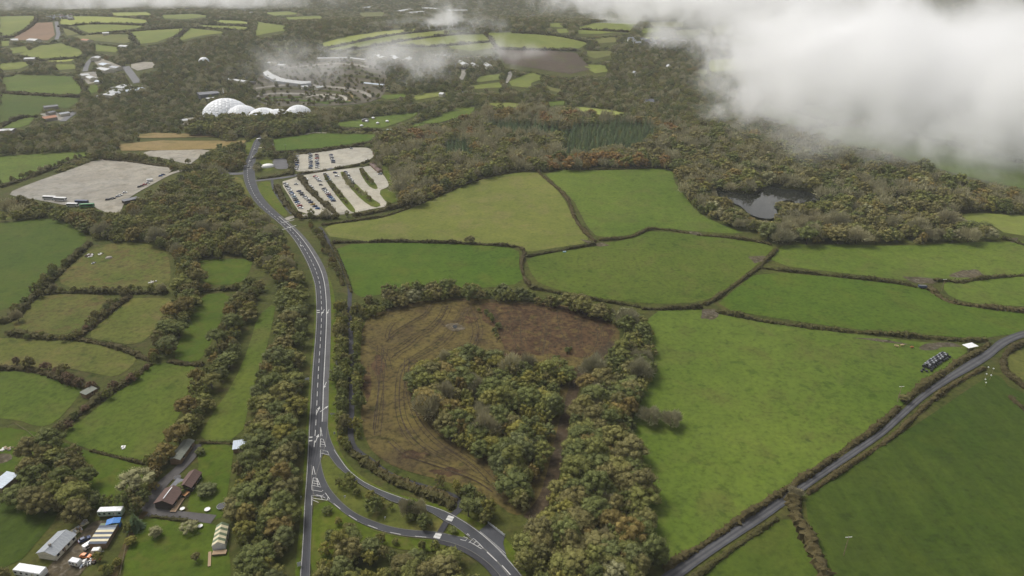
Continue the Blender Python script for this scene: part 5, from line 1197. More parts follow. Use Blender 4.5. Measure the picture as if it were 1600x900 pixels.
caravan(151, 861, .1, 3.0, 2.0, 2.0, 'short pinkish white trailer at the end of the striped sheds', wall='wall_cream', roof='wall_white', nwin=1)

# ------------------------------------------------------------------ buildings
def building(a, b, W, he, hr, wall, roof, label, name='house', cat='house', style='gable', nwin=3, door=True, dz=None, panels=None, skylight=False, ext=0.0, chim=False):
    """ridge from photo point a to b (seen at eaves height); parts: walls, roof, windows, door"""
    dz = he if dz is None else dz
    p, q = np.array(P(*a, dz)), np.array(P(*b, dz)); c = (p + q) / 2; L = np.linalg.norm(q - p) + ext
    t = empty(name, (c[0], c[1], Z(*c) + .12), math.atan2(q[1] - p[1], q[0] - p[0])); tag(t, label, cat)
    x0, x1, y0, y1 = -L / 2, L / 2, -W / 2, W / 2
    if style == 'gable':
        MB().gable_walls(x0, x1, y0, y1, -.3, he, hr - .13).build('wall', MATS[wall], t)
        if panels:
            n = len(panels)
            for i, pm in enumerate(panels): MB().gable(x0 + L * i / n + .01, x0 + L * (i + 1) / n - .01, y0, y1, he, hr, over=0.0, th=.08).build('roof_panel', MATS[pm], t)
        else:
            r = MB().gable(x0, x1, y0, y1, he, hr, over=.35).build('roof', MATS[roof], t)
            MB().box(x0 - .36, x1 + .36, -.14, .14, hr - .03, hr + .05).build('ridge', MATS[roof], r)
            if chim: MB().box(x0 * .5 - .35, x0 * .5 + .35, -.35, .35, hr - .5, hr + .9).build('chimney', MATS['wall_stone'], r)
    else:
        MB().box(x0, x1, y0, y1, -.3, he).build('wall', MATS[wall], t)
        if panels:
            n = len(panels)
            for i, pm in enumerate(panels):
                X0, X1 = x0 + L * i / n + .02, x0 + L * (i + 1) / n - .02; k = .06 * (i % 2)
                MB().add([(X0, y0 - .3, he + k), (X1, y0 - .3, he + k), (X1, y1 + .3, hr + k), (X0, y1 + .3, hr + k), (X0, y0 - .3, he + k + .1), (X1, y0 - .3, he + k + .1), (X1, y1 + .3, hr + k + .1), (X0, y1 + .3, hr + k + .1)],
                         [(3, 2, 1, 0), (4, 5, 6, 7), (0, 1, 5, 4), (1, 2, 6, 5), (2, 3, 7, 6), (3, 0, 4, 7)]).build('roof_panel', MATS[pm], t)
        else:
            MB().add([(x0 - .3, y0 - .3, he + .01), (x1 + .3, y0 - .3, he + .01), (x1 + .3, y1 + .3, hr), (x0 - .3, y1 + .3, hr), (x0 - .3, y0 - .3, he + .16), (x1 + .3, y0 - .3, he + .16), (x1 + .3, y1 + .3, hr + .15), (x0 - .3, y1 + .3, hr + .15)],
                     [(3, 2, 1, 0), (4, 5, 6, 7), (0, 1, 5, 4), (1, 2, 6, 5), (2, 3, 7, 6), (3, 0, 4, 7)]).build('roof', MATS[roof], t)
    for i in range(nwin):
        x = x0 + L * (i + .5) / nwin
        for s in (-1, 1):
            w = MB().box(x - .55, x + .55, s * W / 2 - .04, s * W / 2 + .04, he * .38, he * .78).build('window', MATS['glass_dark'], t)
            MB().box(x - .62, x + .62, s * W / 2 - .07, s * W / 2 + .07, he * .33, he * .37).build('sill', MATS['wall_white'], w)
    if door: MB().box(x0 + L * .36, x0 + L * .36 + .95, -W / 2 - .05, -W / 2 + .03, 0, he * .8).build('door', MATS['wall_timber'], t)
    if skylight: MB().box(x0 + L * .1, x1 - L * .1, -.16, .16, hr + .06, hr + .14).build('skylight_strip', MATS['roof_white'], t)
    return t
building((72,866), (104,833), 7.5, 2.7, 4.2, 'wall_cream', 'roof_grey', 'grey roofed bungalow in the lower left yard', nwin=4, chim=True)
building((273,718), (295,688), 4.6, 2.8, 3.6, 'wall_timber', 'roof_moss', 'long grey-green shed at the top of the driveway', 'shed', 'shed', nwin=2, skylight=False)
building((289,761), (305,738), 5.2, 2.7, 4.2, 'wall_dark', 'roof_brown', 'brown roofed barn beside the lawn', 'barn', 'barn', nwin=3)
building((255,787), (272,764), 7.5, 2.7, 4.4, 'wall_dark', 'roof_brown', 'brown barn with a white ridge strip', 'barn', 'barn', nwin=2, skylight=True)
building((272,755), (284,757), 4.6, 2.3, 2.5, 'wall_dark', 'roof_slate', 'flat slate roofed link between the barns', 'outbuilding', 'outbuilding', 'mono', 0, False)
building((341,852), (348,820), 4.6, 2.5, 4.0, 'wall_white', 'sheet_green', 'green and cream striped garden house', 'garden_house', 'garden house', nwin=3, panels=['sheet_cream', 'sheet_green', 'sheet_cream', 'sheet_green', 'sheet_cream', 'sheet_green', 'sheet_cream', 'sheet_green'])
building((365,697), (386,694), 5.0, 2.2, 2.9, 'wall_timber', 'roof_blue_white', 'pale metal roofed shed at the wood edge', 'shed', 'shed', 'mono', 1)
building((152,851), (172,818), 6.0, 2.2, 2.5, 'wall_timber', 'sheet_navy', 'row of sheds with striped sheet roofs', 'lean_to', 'shed', 'mono', 0, False, panels=['sheet_navy', 'sheet_cream', 'sheet_navy', 'sheet_cream', 'sheet_navy', 'sheet_cream', 'sheet_grey', 'sheet_navy', 'sheet_green'])
building((176,818), (178,811), 4.4, 2.5, 2.9, 'tarp_blue', 'tarp_blue', 'bright blue tarpaulin shelter', 'tarpaulin_shelter', 'shelter', 'gable', 0, False)
building((-6,762), (20,740), 5.5, 2.6, 3.1, 'wall_timber', 'roof_blue_white', 'pale blue roofed barn at the left edge', 'barn', 'barn', 'mono', 0)
building((130,616), (147,606), 4.0, 2.3, 2.7, 'wall_timber', 'roof_moss', 'small grey shed in the maroon hedgerow', 'shed', 'shed', 'mono', 1)
building((192,314), (215,309), 5.5, 2.8, 3.1, 'wall_dark', 'roof_slate', 'dark flat roofed shelter beside the gravel lot', 'shelter', 'shelter', 'mono', 0)
building((581,255), (594,267), 5.0, 2.5, 3.6, 'wall_timber', 'roof_brown', 'long brown roofed shelter at the car park edge', 'shelter', 'shelter', 'gable', 0)
building((588,237), (598,245), 9.0, 2.8, 3.8, 'wall_timber', 'roof_brown', 'dull brown building at the upper car park corner', 'building', 'building', 'gable', 2)
# white shelter by the bales: a roof on four posts
def open_shelter(px, py, ang, L, W, h, label):
    t = empty('field_shelter'); place(t, px, py, ang, h, .15); tag(t, label, 'shelter')
    MB().box(-L / 2, L / 2, -W / 2, W / 2, h - .05, h + .08).build('roof', MATS['roof_white'], t)
    pm = MB().cyl((0, 0, -.2), (0, 0, h - .05), .09, n=6).me('post', MATS['timber_pole'])
    for sx in (-1, 1):
        for sy in (-1, 1): link('post', pm, t, (sx * (L / 2 - .25), sy * (W / 2 - .25), 0))
open_shelter(1516, 540, .32, 7.4, 4.4, 2.4, 'white flat roofed field shelter by the lane')
# garden bits
def disc(name, px, py, r, h, mat, label, cat, rim=None, legs=0):
    t = empty(name); place(t, px, py, 0, h, .2); tag(t, label, cat)
    MB().cyl((0, 0, h - .06), (0, 0, h), r, n=20).build('top', MATS[mat], t)
    if rim:
        b = MB(); n = 20
        for i in range(n):
            a0, a1 = 2 * math.pi * i / n, 2 * math.pi * (i + 1) / n
            b.cyl((r * 1.04 * math.cos(a0), r * 1.04 * math.sin(a0), h), (r * 1.04 * math.cos(a1), r * 1.04 * math.sin(a1), h), .06, n=5)
        b.build('rim', MATS[rim], t)
    lm = MB().cyl((0, 0, -.15), (0, 0, h), .05, n=5).me('leg', MATS['steel'])
    for i in range(legs): link('leg', lm, t, (r * .9 * math.cos(6.28 * i / legs), r * .9 * math.sin(6.28 * i / legs), 0))
disc('trampoline', 346, 791, 1.7, .7, 'rubber_black', 'round black trampoline on the garden lawn', 'trampoline', 'steel', 6)
disc('garden_table', 324, 796, 1.1, .6, 'roof_white', 'round white table on the garden lawn', 'table', 'wall_cream', 4)
disc('garden_table', 285, 795, .9, .6, 'roof_white', 'white table beside the wooden walkway', 'table', 'wall_cream', 4)
disc('round_pen', 277, 746, 1.5, .8, 'rubber_black', 'round dark tub behind the barns', 'tub', 'timber_fence', 5)
disc('garden_table', 313, 822, .9, .6, 'roof_white', 'white table beside the pale bush', 'table', 'wall_cream', 4)
def deck(a, b, W, z, mat, label, n=8, name='deck'):
    p, q = np.array(P(*a, z)), np.array(P(*b, z)); c = (p + q) / 2; L = np.linalg.norm(q - p)
    t = empty(name, (c[0], c[1], Z(*c) + .15), math.atan2(q[1] - p[1], q[0] - p[0])); tag(t, label, 'deck')
    pm = MB().box(0, L / n - .03, -W / 2, W / 2, z - .05, z).me('plank', MATS[mat])
    for i in range(n): link('plank', pm, t, (-L / 2 + L * i / n, 0, .01 * (i % 3)))
    MB().box(-L / 2, L / 2, -W / 2 + .1, -W / 2 + .25, -.3, z - .06).box(-L / 2, L / 2, W / 2 - .25, W / 2 - .1, -.3, z - .06).build('joist', MATS['timber_fence'], t)
deck((284,774), (292,767), 3.4, 1.2, 'deck_orange', 'orange timber deck in front of the barn')
deck((270,800), (284,778), 2.4, .5, 'planks', 'pale timber walkway between the barns', 14, 'walkway')
deck((327,885), (328,862), 1.0, .3, 'planks', 'narrow boardwalk below the striped garden house', 10, 'boardwalk')
deck((332,864), (354,862), 2.0, .8, 'planks', 'small deck at the front of the striped garden house', 10)
def heap(px, py, r, h, mats, label, n=16, name='scrap_heap', seed=1):
    """a pile of odd boards and boxes"""
    rng = random.Random(seed); b = MB()
    for i in range(n):
        a = rng.uniform(0, 6.28); d = r * math.sqrt(rng.random()); x, y = d * math.cos(a), d * math.sin(a); s = rng.uniform(.25, .8); z = h * (1 - d / r) * rng.random()
        b.box(x - s, x + s, y - s * rng.uniform(.3, .9), y + s * rng.uniform(.3, .9), -.2, z + rng.uniform(.2, .6), rng.randrange(len(mats)), taper=rng.uniform(0, .15))
    o = b.build(name, [MATS[m] for m in mats]); place(o, px, py, rng.uniform(0, 3), .3, .15); tag(o, label, 'heap'); return o
heap(134, 880, 2.2, 1.0, ['wall_white', 'roof_slate', 'canvas_white', 'roof_blue_white'], 'white scrap strewn beside the orange car', 26, seed=2)
heap(122, 828, 2.0, .8, ['planks', 'sheet_cream', 'roof_grey', 'roof_white'], 'timber and scrap behind the bungalow', 22, seed=3)
heap(133, 817, 1.6, .8, ['roof_white', 'steel', 'wall_stone'], 'pale scrap at the top of the yard', 14, seed=4)
heap(140, 399, 3.4, 1.2, ['wall_white', 'wall_dark', 'roof_brown', 'canvas_white'], 'dumped white and brown rubbish at the field edge', 30, seed=5)
heap(146, 411, 1.6, .6, ['wall_white', 'roof_slate'], 'small scatter of rubbish below the dumped heap', 9, seed=6)
heap(158, 397, 2.0, .7, ['wall_white', 'wall_dark'], 'low rubbish heap beside the grey mound', 12, seed=7)
heap(240, 441, 3.2, .4, ['canvas_white', 'wall_stone'], 'white stones scattered along the rough field', 12, seed=8)
heap(70, 861, 1.5, .6, ['wall_dark', 'rust', 'steel'], 'dark clutter on the bungalow front terrace', 12, seed=9)
heap(150, 876, 1.8, .7, ['wall_dark', 'rust', 'wall_stone'], 'dark scrap under the yard bushes', 12, seed=10)
heap(12, 700, 2.4, .7, ['planks', 'wall_white', 'wall_stone'], 'pale timber clutter at the left edge', 16, seed=11)
heap(193, 689+10, 1.0, .4, ['wall_white'], 'white stones on the wide meadow edge', 5, seed=12)
o = MB(); V, F = ICO2; o.add((V * np.array([2.6, 2.0, 1.5])).tolist(), F.tolist()); o = o.build('spoil_mound', MATS['wall_stone'], smooth=True); place(o, 170, 402, .3, .7, .0); tag(o, 'grey rounded mound in the rough field', 'mound')
# long timber stack and the pipes behind the bungalow
def boards(px, py, ang, L, n, mat, label):
    t = empty('timber_stack'); place(t, px, py, ang, .4, .15); tag(t, label, 'timber stack')
    pm = MB().box(-L / 2, L / 2, -.11, .11, 0, .09).me('plank', MATS[mat])
    for i in range(n): link('plank', pm, t, ((i % 3) * .15, (i % 4) * .25, .1 * (i // 4)))
boards(124, 824, .85, 6.5, 12, 'sheet_cream', 'stack of yellow timber behind the bungalow')

# ------------------------------------------------------------------ lane side things
def utility_pole(bx, by, h, label, arms=1):
    t = empty('utility_pole'); place(t, bx, by, .1, 0, .1); tag(t, label, 'utility pole')
    MB().cyl((0, 0, -.3), (0, 0, h), .17, .11, 8).build('pole', MATS['timber_pole'], t)
    for i in range(arms):
        c = MB().box(-1.3, 1.3, -.08, .08, h - .45 - i * .7, h - .25 - i * .7).build('crossarm', MATS['roof_white'], t)
        im = MB().cyl((0, 0, 0), (0, 0, .25), .07, .05, 6).me('insulator', MATS['lens_white'])
        for x in (-1.15, 0, 1.15): link('insulator', im, c, (x, 0, h - .25 - i * .7))
utility_pole(1402, 628, 9.5, 'pale utility pole beside the country lane hedge')
utility_pole(1318, 868, 9.5, 'utility pole standing in the dark green field')
utility_pole(1471, 455, 9, 'utility pole in the small paddock by the hedge bend')
utility_pole(447, 238, 9, 'slim pole on the green field behind the car park')
for i, (px, py, h) in enumerate(((1541,584,4), (1549,586,4), (1539,592,3), (1546,594,3), (1538,598,2), (1547,580+12,2), (1539,603,2))):
    t = empty('marker_post'); place(t, px, py, 0, 0, .1)
    tag(t, 'white capped marker post near the field gate, ' + ['tall one of the left line', 'tall one of the right line', 'second of the left line', 'second of the right line', 'third of the left line', 'last of the right line', 'last of the left line'][i], 'marker post', 'marker posts at the field gate')
    MB().cyl((0, 0, -.2), (0, 0, h), .05, n=5).build('post', MATS['timber_pole'], t)
    V, F = ICO1; MB().add((V * .42 + np.array([0, 0, h])).tolist(), F.tolist()).build('cap', MATS['roof_white'], t, smooth=True)
# silage bales
bm_ = MB(); n = 14
prof = [(-.62, .45), (-.60, .58), (-.45, .64), (.45, .64), (.60, .58), (.62, .45)]
V = [(x, r * math.cos(2 * math.pi * k / n), .64 + r * math.sin(2 * math.pi * k / n)) for x, r in prof for k in range(n)]
F = [(i * n + k, i * n + (k + 1) % n, i * n + n + (k + 1) % n, i * n + n + k) for i in range(len(prof) - 1) for k in range(n)] + [tuple(range(n)), tuple(range((len(prof) - 1) * n, len(prof) * n))[::-1]]
bm_.add(V, F); BALE = bm_.me('silage_bale', MATS['bale_wrap'], smooth=False); SHEEN_BALE = bm_.me('silage_bale', MATS['bale_wrap_painted_sheen'], smooth=False)
p0, p1 = np.array(P(1449, 574, .6)), np.array(P(1480, 554, .6)); ax = (p1 - p0) / np.linalg.norm(p1 - p0); nr = np.array([-ax[1], ax[0]]); Lb = np.linalg.norm(p1 - p0); nb = max(6, int(Lb / 1.42)); ba = math.atan2(ax[1], ax[0])
TIER = ['bottom tier', 'upper tier']
for tier, rows in ((0, (-1.95, -.65, .65, 1.95)), (1, (-.62, .66, 1.92))):
    for ri, r in enumerate(rows):
        for i in range(nb - tier):
            if tier == 0 and ri == 0 and i % 5 == 4: continue
            q = p0 + ax * (i * 1.42 + tier * .7) + nr * r + RNG.normal(0, .12, 2)
            sheen_ = tier == 1 and (i * 7 + ri * 3) % 5 < 2; o = link('silage_bale', SHEEN_BALE if sheen_ else BALE); o.location = (q[0], q[1], Z(*p0) + .15 + tier * 1.12); o.rotation_euler = (RNG.uniform(-.1, .1), 0, ba + RNG.normal(0, .03))  # some upper-tier bales carry their sheen as colour
            tag(o, '%s wrapped silage bale in the %s, %s' % ('sheen-painted black' if sheen_ else 'black', TIER[tier], ['lane side', 'second row from the lane', 'third row from the lane', 'pasture side'][ri] + ', ' + (ORD + ['sixteenth', 'seventeenth', 'eighteenth', 'nineteenth', 'twentieth'])[min(i, 19)] + ' along'), 'silage bale', 'silage bales stacked by the lane')
for k, (px, py) in enumerate(((1443,577), (1440,580), (1448,580), (1455,579))):
    o = link('silage_bale', BALE); place(o, px, py, ba + .8 * k, .6, .15); tag(o, ['black bale fallen at the low end of the stack', 'black bale lying farthest from the stack', 'black bale in front of the stack end', 'black bale on the lane side of the stack end'][k], 'silage bale', 'loose silage bales')
# trailer, trough, barrier, signs
t = empty('farm_trailer'); place(t, 1441, 449, -.15, .8, .15); tag(t, 'dark blue farm trailer at the muddy gateway', 'trailer')
MB().box(-2.4, 2.4, -1.1, 1.1, .8, 2.1, taper=-.1).build('body', PAINT['navy'], t); MB().box(-2.3, 2.3, -1.0, 1.0, 2.11, 2.2).build('cover', MATS['roof_slate'], t)
wm = MB().cyl((0, -.15, 0), (0, .15, 0), .5, n=10).me('wheel', MATS['tyre'])
for x in (-.6, .6):
    for s in (-1, 1): link('wheel', wm, t, (x, s * 1.0, .5))
MB().cyl((2.3, 0, .75), (3.6, 0, .6), .08, n=6).build('tow_bar', MATS['steel'], t)
o = MB(); o.box(-1.2, 1.2, -.4, .4, 0, .75, taper=-.08).box(-1.05, 1.05, -.3, .3, .75, .76, 1); o = o.build('water_trough', [MATS['plastic_blue'], MATS['roof_white']]); place(o, 882, 393.5, .1, .4, .2); tag(o, 'pale blue water trough under the short hedge', 'trough')
a, b = np.array(P(762.5, 819)), np.array(P(788.5, 839)); c = (a + b) / 2; L = np.linalg.norm(b - a)
t = empty('barrier_gate', (c[0], c[1], Z(*c) + .15), math.atan2(b[1] - a[1], b[0] - a[0])); tag(t, 'long pale steel barrier closing the lay-by', 'barrier')
for z in (.35, .75, 1.15): MB().box(-L / 2, L / 2, -.05, .05, z - .13, z + .13).build('rail', MATS['steel'], t)
pm = MB().cyl((0, 0, -.3), (0, 0, 1.4), .09, n=6).me('post', MATS['steel'])
for i in range(7): link('post', pm, t, (-L / 2 + L * i / 6, .12, 0))
def sign(px, py, h, w, hh, ang, label, mat='roof_white'):
    t = empty('road_sign'); place(t, px, py, ang, 0, .15); tag(t, label, 'road sign')
    MB().cyl((-w * .35, 0, -.2), (-w * .35, 0, h), .05, n=6).build('post', MATS['steel'], t)
    if w > 1: MB().cyl((w * .35, 0, -.2), (w * .35, 0, h), .05, n=6).build('post', MATS['steel'], t)
    MB().box(-w / 2, w / 2, -.09, -.055, h - hh, h).build('sign_plate', MATS[mat], t)
sign(480.5, 597, 2.6, 2.2, 1.3, .3, 'white sign board on the left verge of the main road')
sign(480, 633, 1.8, .6, .6, 0, 'small white sign on the left verge below the board')
sign(521.5, 651, 2.0, 3.0, .9, 0, 'wide grey sign on the right verge of the main road', 'steel')
sign(523, 680, 1.8, .9, 1.2, .2, 'upright grey sign right of the first hatched island', 'steel')
sign(539.5, 780, 1.8, .8, .9, .3, 'small white sign on the slip road island')
sign(602, 813, 1.8, .6, .8, .3, 'white marker sign on the inner slip road verge')
sign(471, 780, 1.6, .7, .7, 0, 'small sign on the left verge opposite the hatching')
sign(468.5, 808, 1.4, .6, .5, 0, 'low pale sign on the left verge near the bottom')
sign(809, 864, 2.2, 1.0, 1.2, -.4, 'pale sign on the verge right of the lay-by', 'steel')
sign(468, 886, 2.4, 1.4, 2.0, .4, 'tall white sign at the bottom of the left verge')
# puddles on the verge
sheet('puddle', [(524,555),(527,553),(529,557),(528,562),(530,568),(527,572),(524,568),(525,562)], 'pond_water', .28, keep=False)
# fences of the smallholding
def fence(px, label, h=1.1, sp=2.6):
    pts = densify(PL(px), sp, False); t = empty('fence', (pts[0][0], pts[0][1], Z(*pts[0]))); tag(t, label, 'fence'); o0 = np.array(t.location)
    pm = MB().cyl((0, 0, -.2), (0, 0, h), .07, n=5).me('post', MATS['timber_fence'])
    W3 = [np.array([x, y, Z(x, y) + .15]) - o0 for x, y in pts]
    for w_ in W3: link('post', pm, t, tuple(w_))
    for z in (.45, .95):
        b = MB()
        for p, q in zip(W3[:-1], W3[1:]): b.cyl(p + np.array([0, 0, z]), q + np.array([0, 0, z]), .045, n=4)
        b.build('rail', MATS['timber_fence'], t)
fence([(0,672),(25,664),(42,674),(60,690)], 'low timber fence round the left paddock')
fence([(308,690),(340,690.5),(366,690)], 'timber fence across the top of the garden lawn')
fence([(205,826),(196,860),(188,900)], 'timber fence along the driveway and lawn')
fence([(680,845),(650,843),(612,838),(580,829)], 'timber fence below the slip road curve')

# ------------------------------------------------------------------ cattle
def cow(px, py, ang, mat, label, head=.0):
    J = [(0, 0, 1.05), (.55, 0, 1.08), (.95, 0, 1.15), (1.25, .1 * head, 1.2), (1.62, .25 * head, 1.0), (-.55, 0, 1.12), (-.82, 0, 1.1)]
    E = [(0, 1), (1, 2), (2, 3), (3, 4), (0, 5), (5, 6)]; R_ = [.44, .40, .34, .2, .12, .40, .28]
    for bx, x in ((1, .62), (5, -.68)):
        for s in (-1, 1):
            i = len(J); back = bx == 5
            J += [(x, s * .22, .75), (x - (.08 if back else -.02), s * .23, .42), (x + (.02 if back else 0), s * .23, .02)]; E += [(bx, i), (i, i + 1), (i + 1, i + 2)]; R_ += [.17 if back else .14, .085, .07]
    i = len(J); J += [(-.98, 0, .85), (-1.0, 0, .45)]; E += [(6, i), (i, i + 1)]; R_ += [.04, .05]
    i = len(J); J += [(1.36, .28, 1.28), (1.36, -.28, 1.28)]; E += [(3, i), (3, i + 1)]; R_ += [.05, .05]
    me = bpy.data.meshes.new('cow'); me.from_pydata(J, E, []); me.materials.append(MATS[mat])
    o = link('cow', me); md = o.modifiers.new('skin', 'SKIN'); md.use_smooth_shade = True
    for k, r in enumerate(R_): me.skin_vertices[0].data[k].radius = (r, r)
    me.skin_vertices[0].data[0].use_root = True
    o.modifiers.new('sub', 'SUBSURF').levels = 1; o.modifiers['sub'].render_levels = 1
    place(o, px, py, ang, .5, .15); tag(o, label, 'cow')
cow(1401.5, 542, 2.6, 'cow_cream', 'cream cow facing away at the left of the cattle', .5)
cow(1409, 540.5, .1, 'cow_cream', 'cream cow in the middle of the cattle', -.4)
cow(1425, 543.5, 3.3, 'cow_ginger', 'ginger cow nearest the mud patch', .4)

# ------------------------------------------------------------------ far buildings
def dome(parent, px, py, r, sink, t_=None, sub=4):
    """one bubble: pillow panels on a hexagonal frame"""
    bm = bmesh.new(); bmesh.ops.create_icosphere(bm, subdivisions=sub, radius=1.0)
    bm.verts.ensure_lookup_table(); bm.normal_update()
    b = MB()
    fr = [v.co.copy() for v in bm.verts]; b.add([tuple(c * .985) for c in fr], [[v.index for v in f.verts] for f in bm.faces], 0)
    for v in bm.verts:
        if v.co.z < -.15: continue
        c = [f.calc_center_median() for f in v.link_faces]; nrm = v.co.normalized(); u = nrm.orthogonal().normalized(); w = nrm.cross(u)
        c.sort(key=lambda q: math.atan2(q.dot(w), q.dot(u)))
        ring = [nrm.lerp(q.normalized(), .95).normalized() * .995 for q in c]; top = [nrm.lerp(q.normalized(), .6).normalized() * 1.006 for q in c]; n = len(c)
        b.add([tuple(q) for q in ring + top], [(i, (i + 1) % n, n + (i + 1) % n, n + i) for i in range(n)] + [tuple(range(n, 2 * n))], 1)
    bm.free()
    x, y = P(px, py); z = Z(x, y)
    o = b.build('dome', [MATS['membrane_frame'], MATS['membrane']], parent, smooth=False); o.scale = (r, r, r)
    o.location = Vector((x, y, z - sink)) - (parent.location if parent else Vector((0, 0, 0))); o['kind'] = 'stuff'
    return o
x, y = P(360, 178); t = empty('domed_greenhouse', (x, y, Z(x, y))); tag(t, 'tall white bubble domed greenhouse rising above the woods', 'greenhouse')
dome(t, 354, 178, 40, 18); dome(t, 379, 180, 29, 15); dome(t, 334, 174, 21, 13); dome(t, 361, 183, 10, 6, sub=2)
MB().cyl((0, 0, 30), (0, 0, 36), .8, .5, 6).build('mast', MATS['canvas_white'], t, tuple(np.array(P(355, 178)) - np.array((x, y))) + (0,))
x, y = P(440, 182); t = empty('domed_greenhouse', (x, y, Z(x, y))); tag(t, 'low white bubble domed greenhouse right of the tall one', 'greenhouse')
dome(t, 412, 182, 28, 16); dome(t, 434, 182, 27, 17); dome(t, 467, 180, 22, 8)
x, y = P(319, 97); t = empty('small_dome', (x, y, Z(x, y))); tag(t, 'small pale dome alone in the far wood', 'dome'); d_ = dome(t, 319, 97, 11, 2, sub=3)
# tents
def tent(px, py, r, h, ang, label, sx=1.0):
    t = empty('tent'); place(t, px, py, ang, 1.5, .2); tag(t, label, 'tent')
    V = []; F = []; n = 18; rings = [(1, .0), (.96, .45), (.8, .68), (.5, .86), (.2, .97), (.0, 1.0)]
    for rr, z in rings:
        for k in range(n):
            a = 2 * math.pi * k / n; V.append((rr * r * sx * math.cos(a) * (1 + .04 * (k % 2)), rr * r * math.sin(a) * (1 + .04 * (k % 2)), z * h))
    F = [(i * n + k, i * n + (k + 1) % n, i * n + n + (k + 1) % n, i * n + n + k) for i in range(len(rings) - 1) for k in range(n)]
    link('canopy', mesh('canopy', V, F, MATS['canvas_white'], smooth=True), t)
    MB().cyl((0, 0, h), (0, 0, h + .8), .08, n=5).build('pole', MATS['steel'], t)
tent(418, 259, 5.2, 3.6, .5, 'white oval tent beside the main road', 1.3)
tent(464, 191, 7.5, 5, .1, 'white tensile canopy in the wood beyond the path', 1.2)
tent(470, 192, 5.0, 7, .1, 'smaller white canopy peak beside the tensile one', .8)
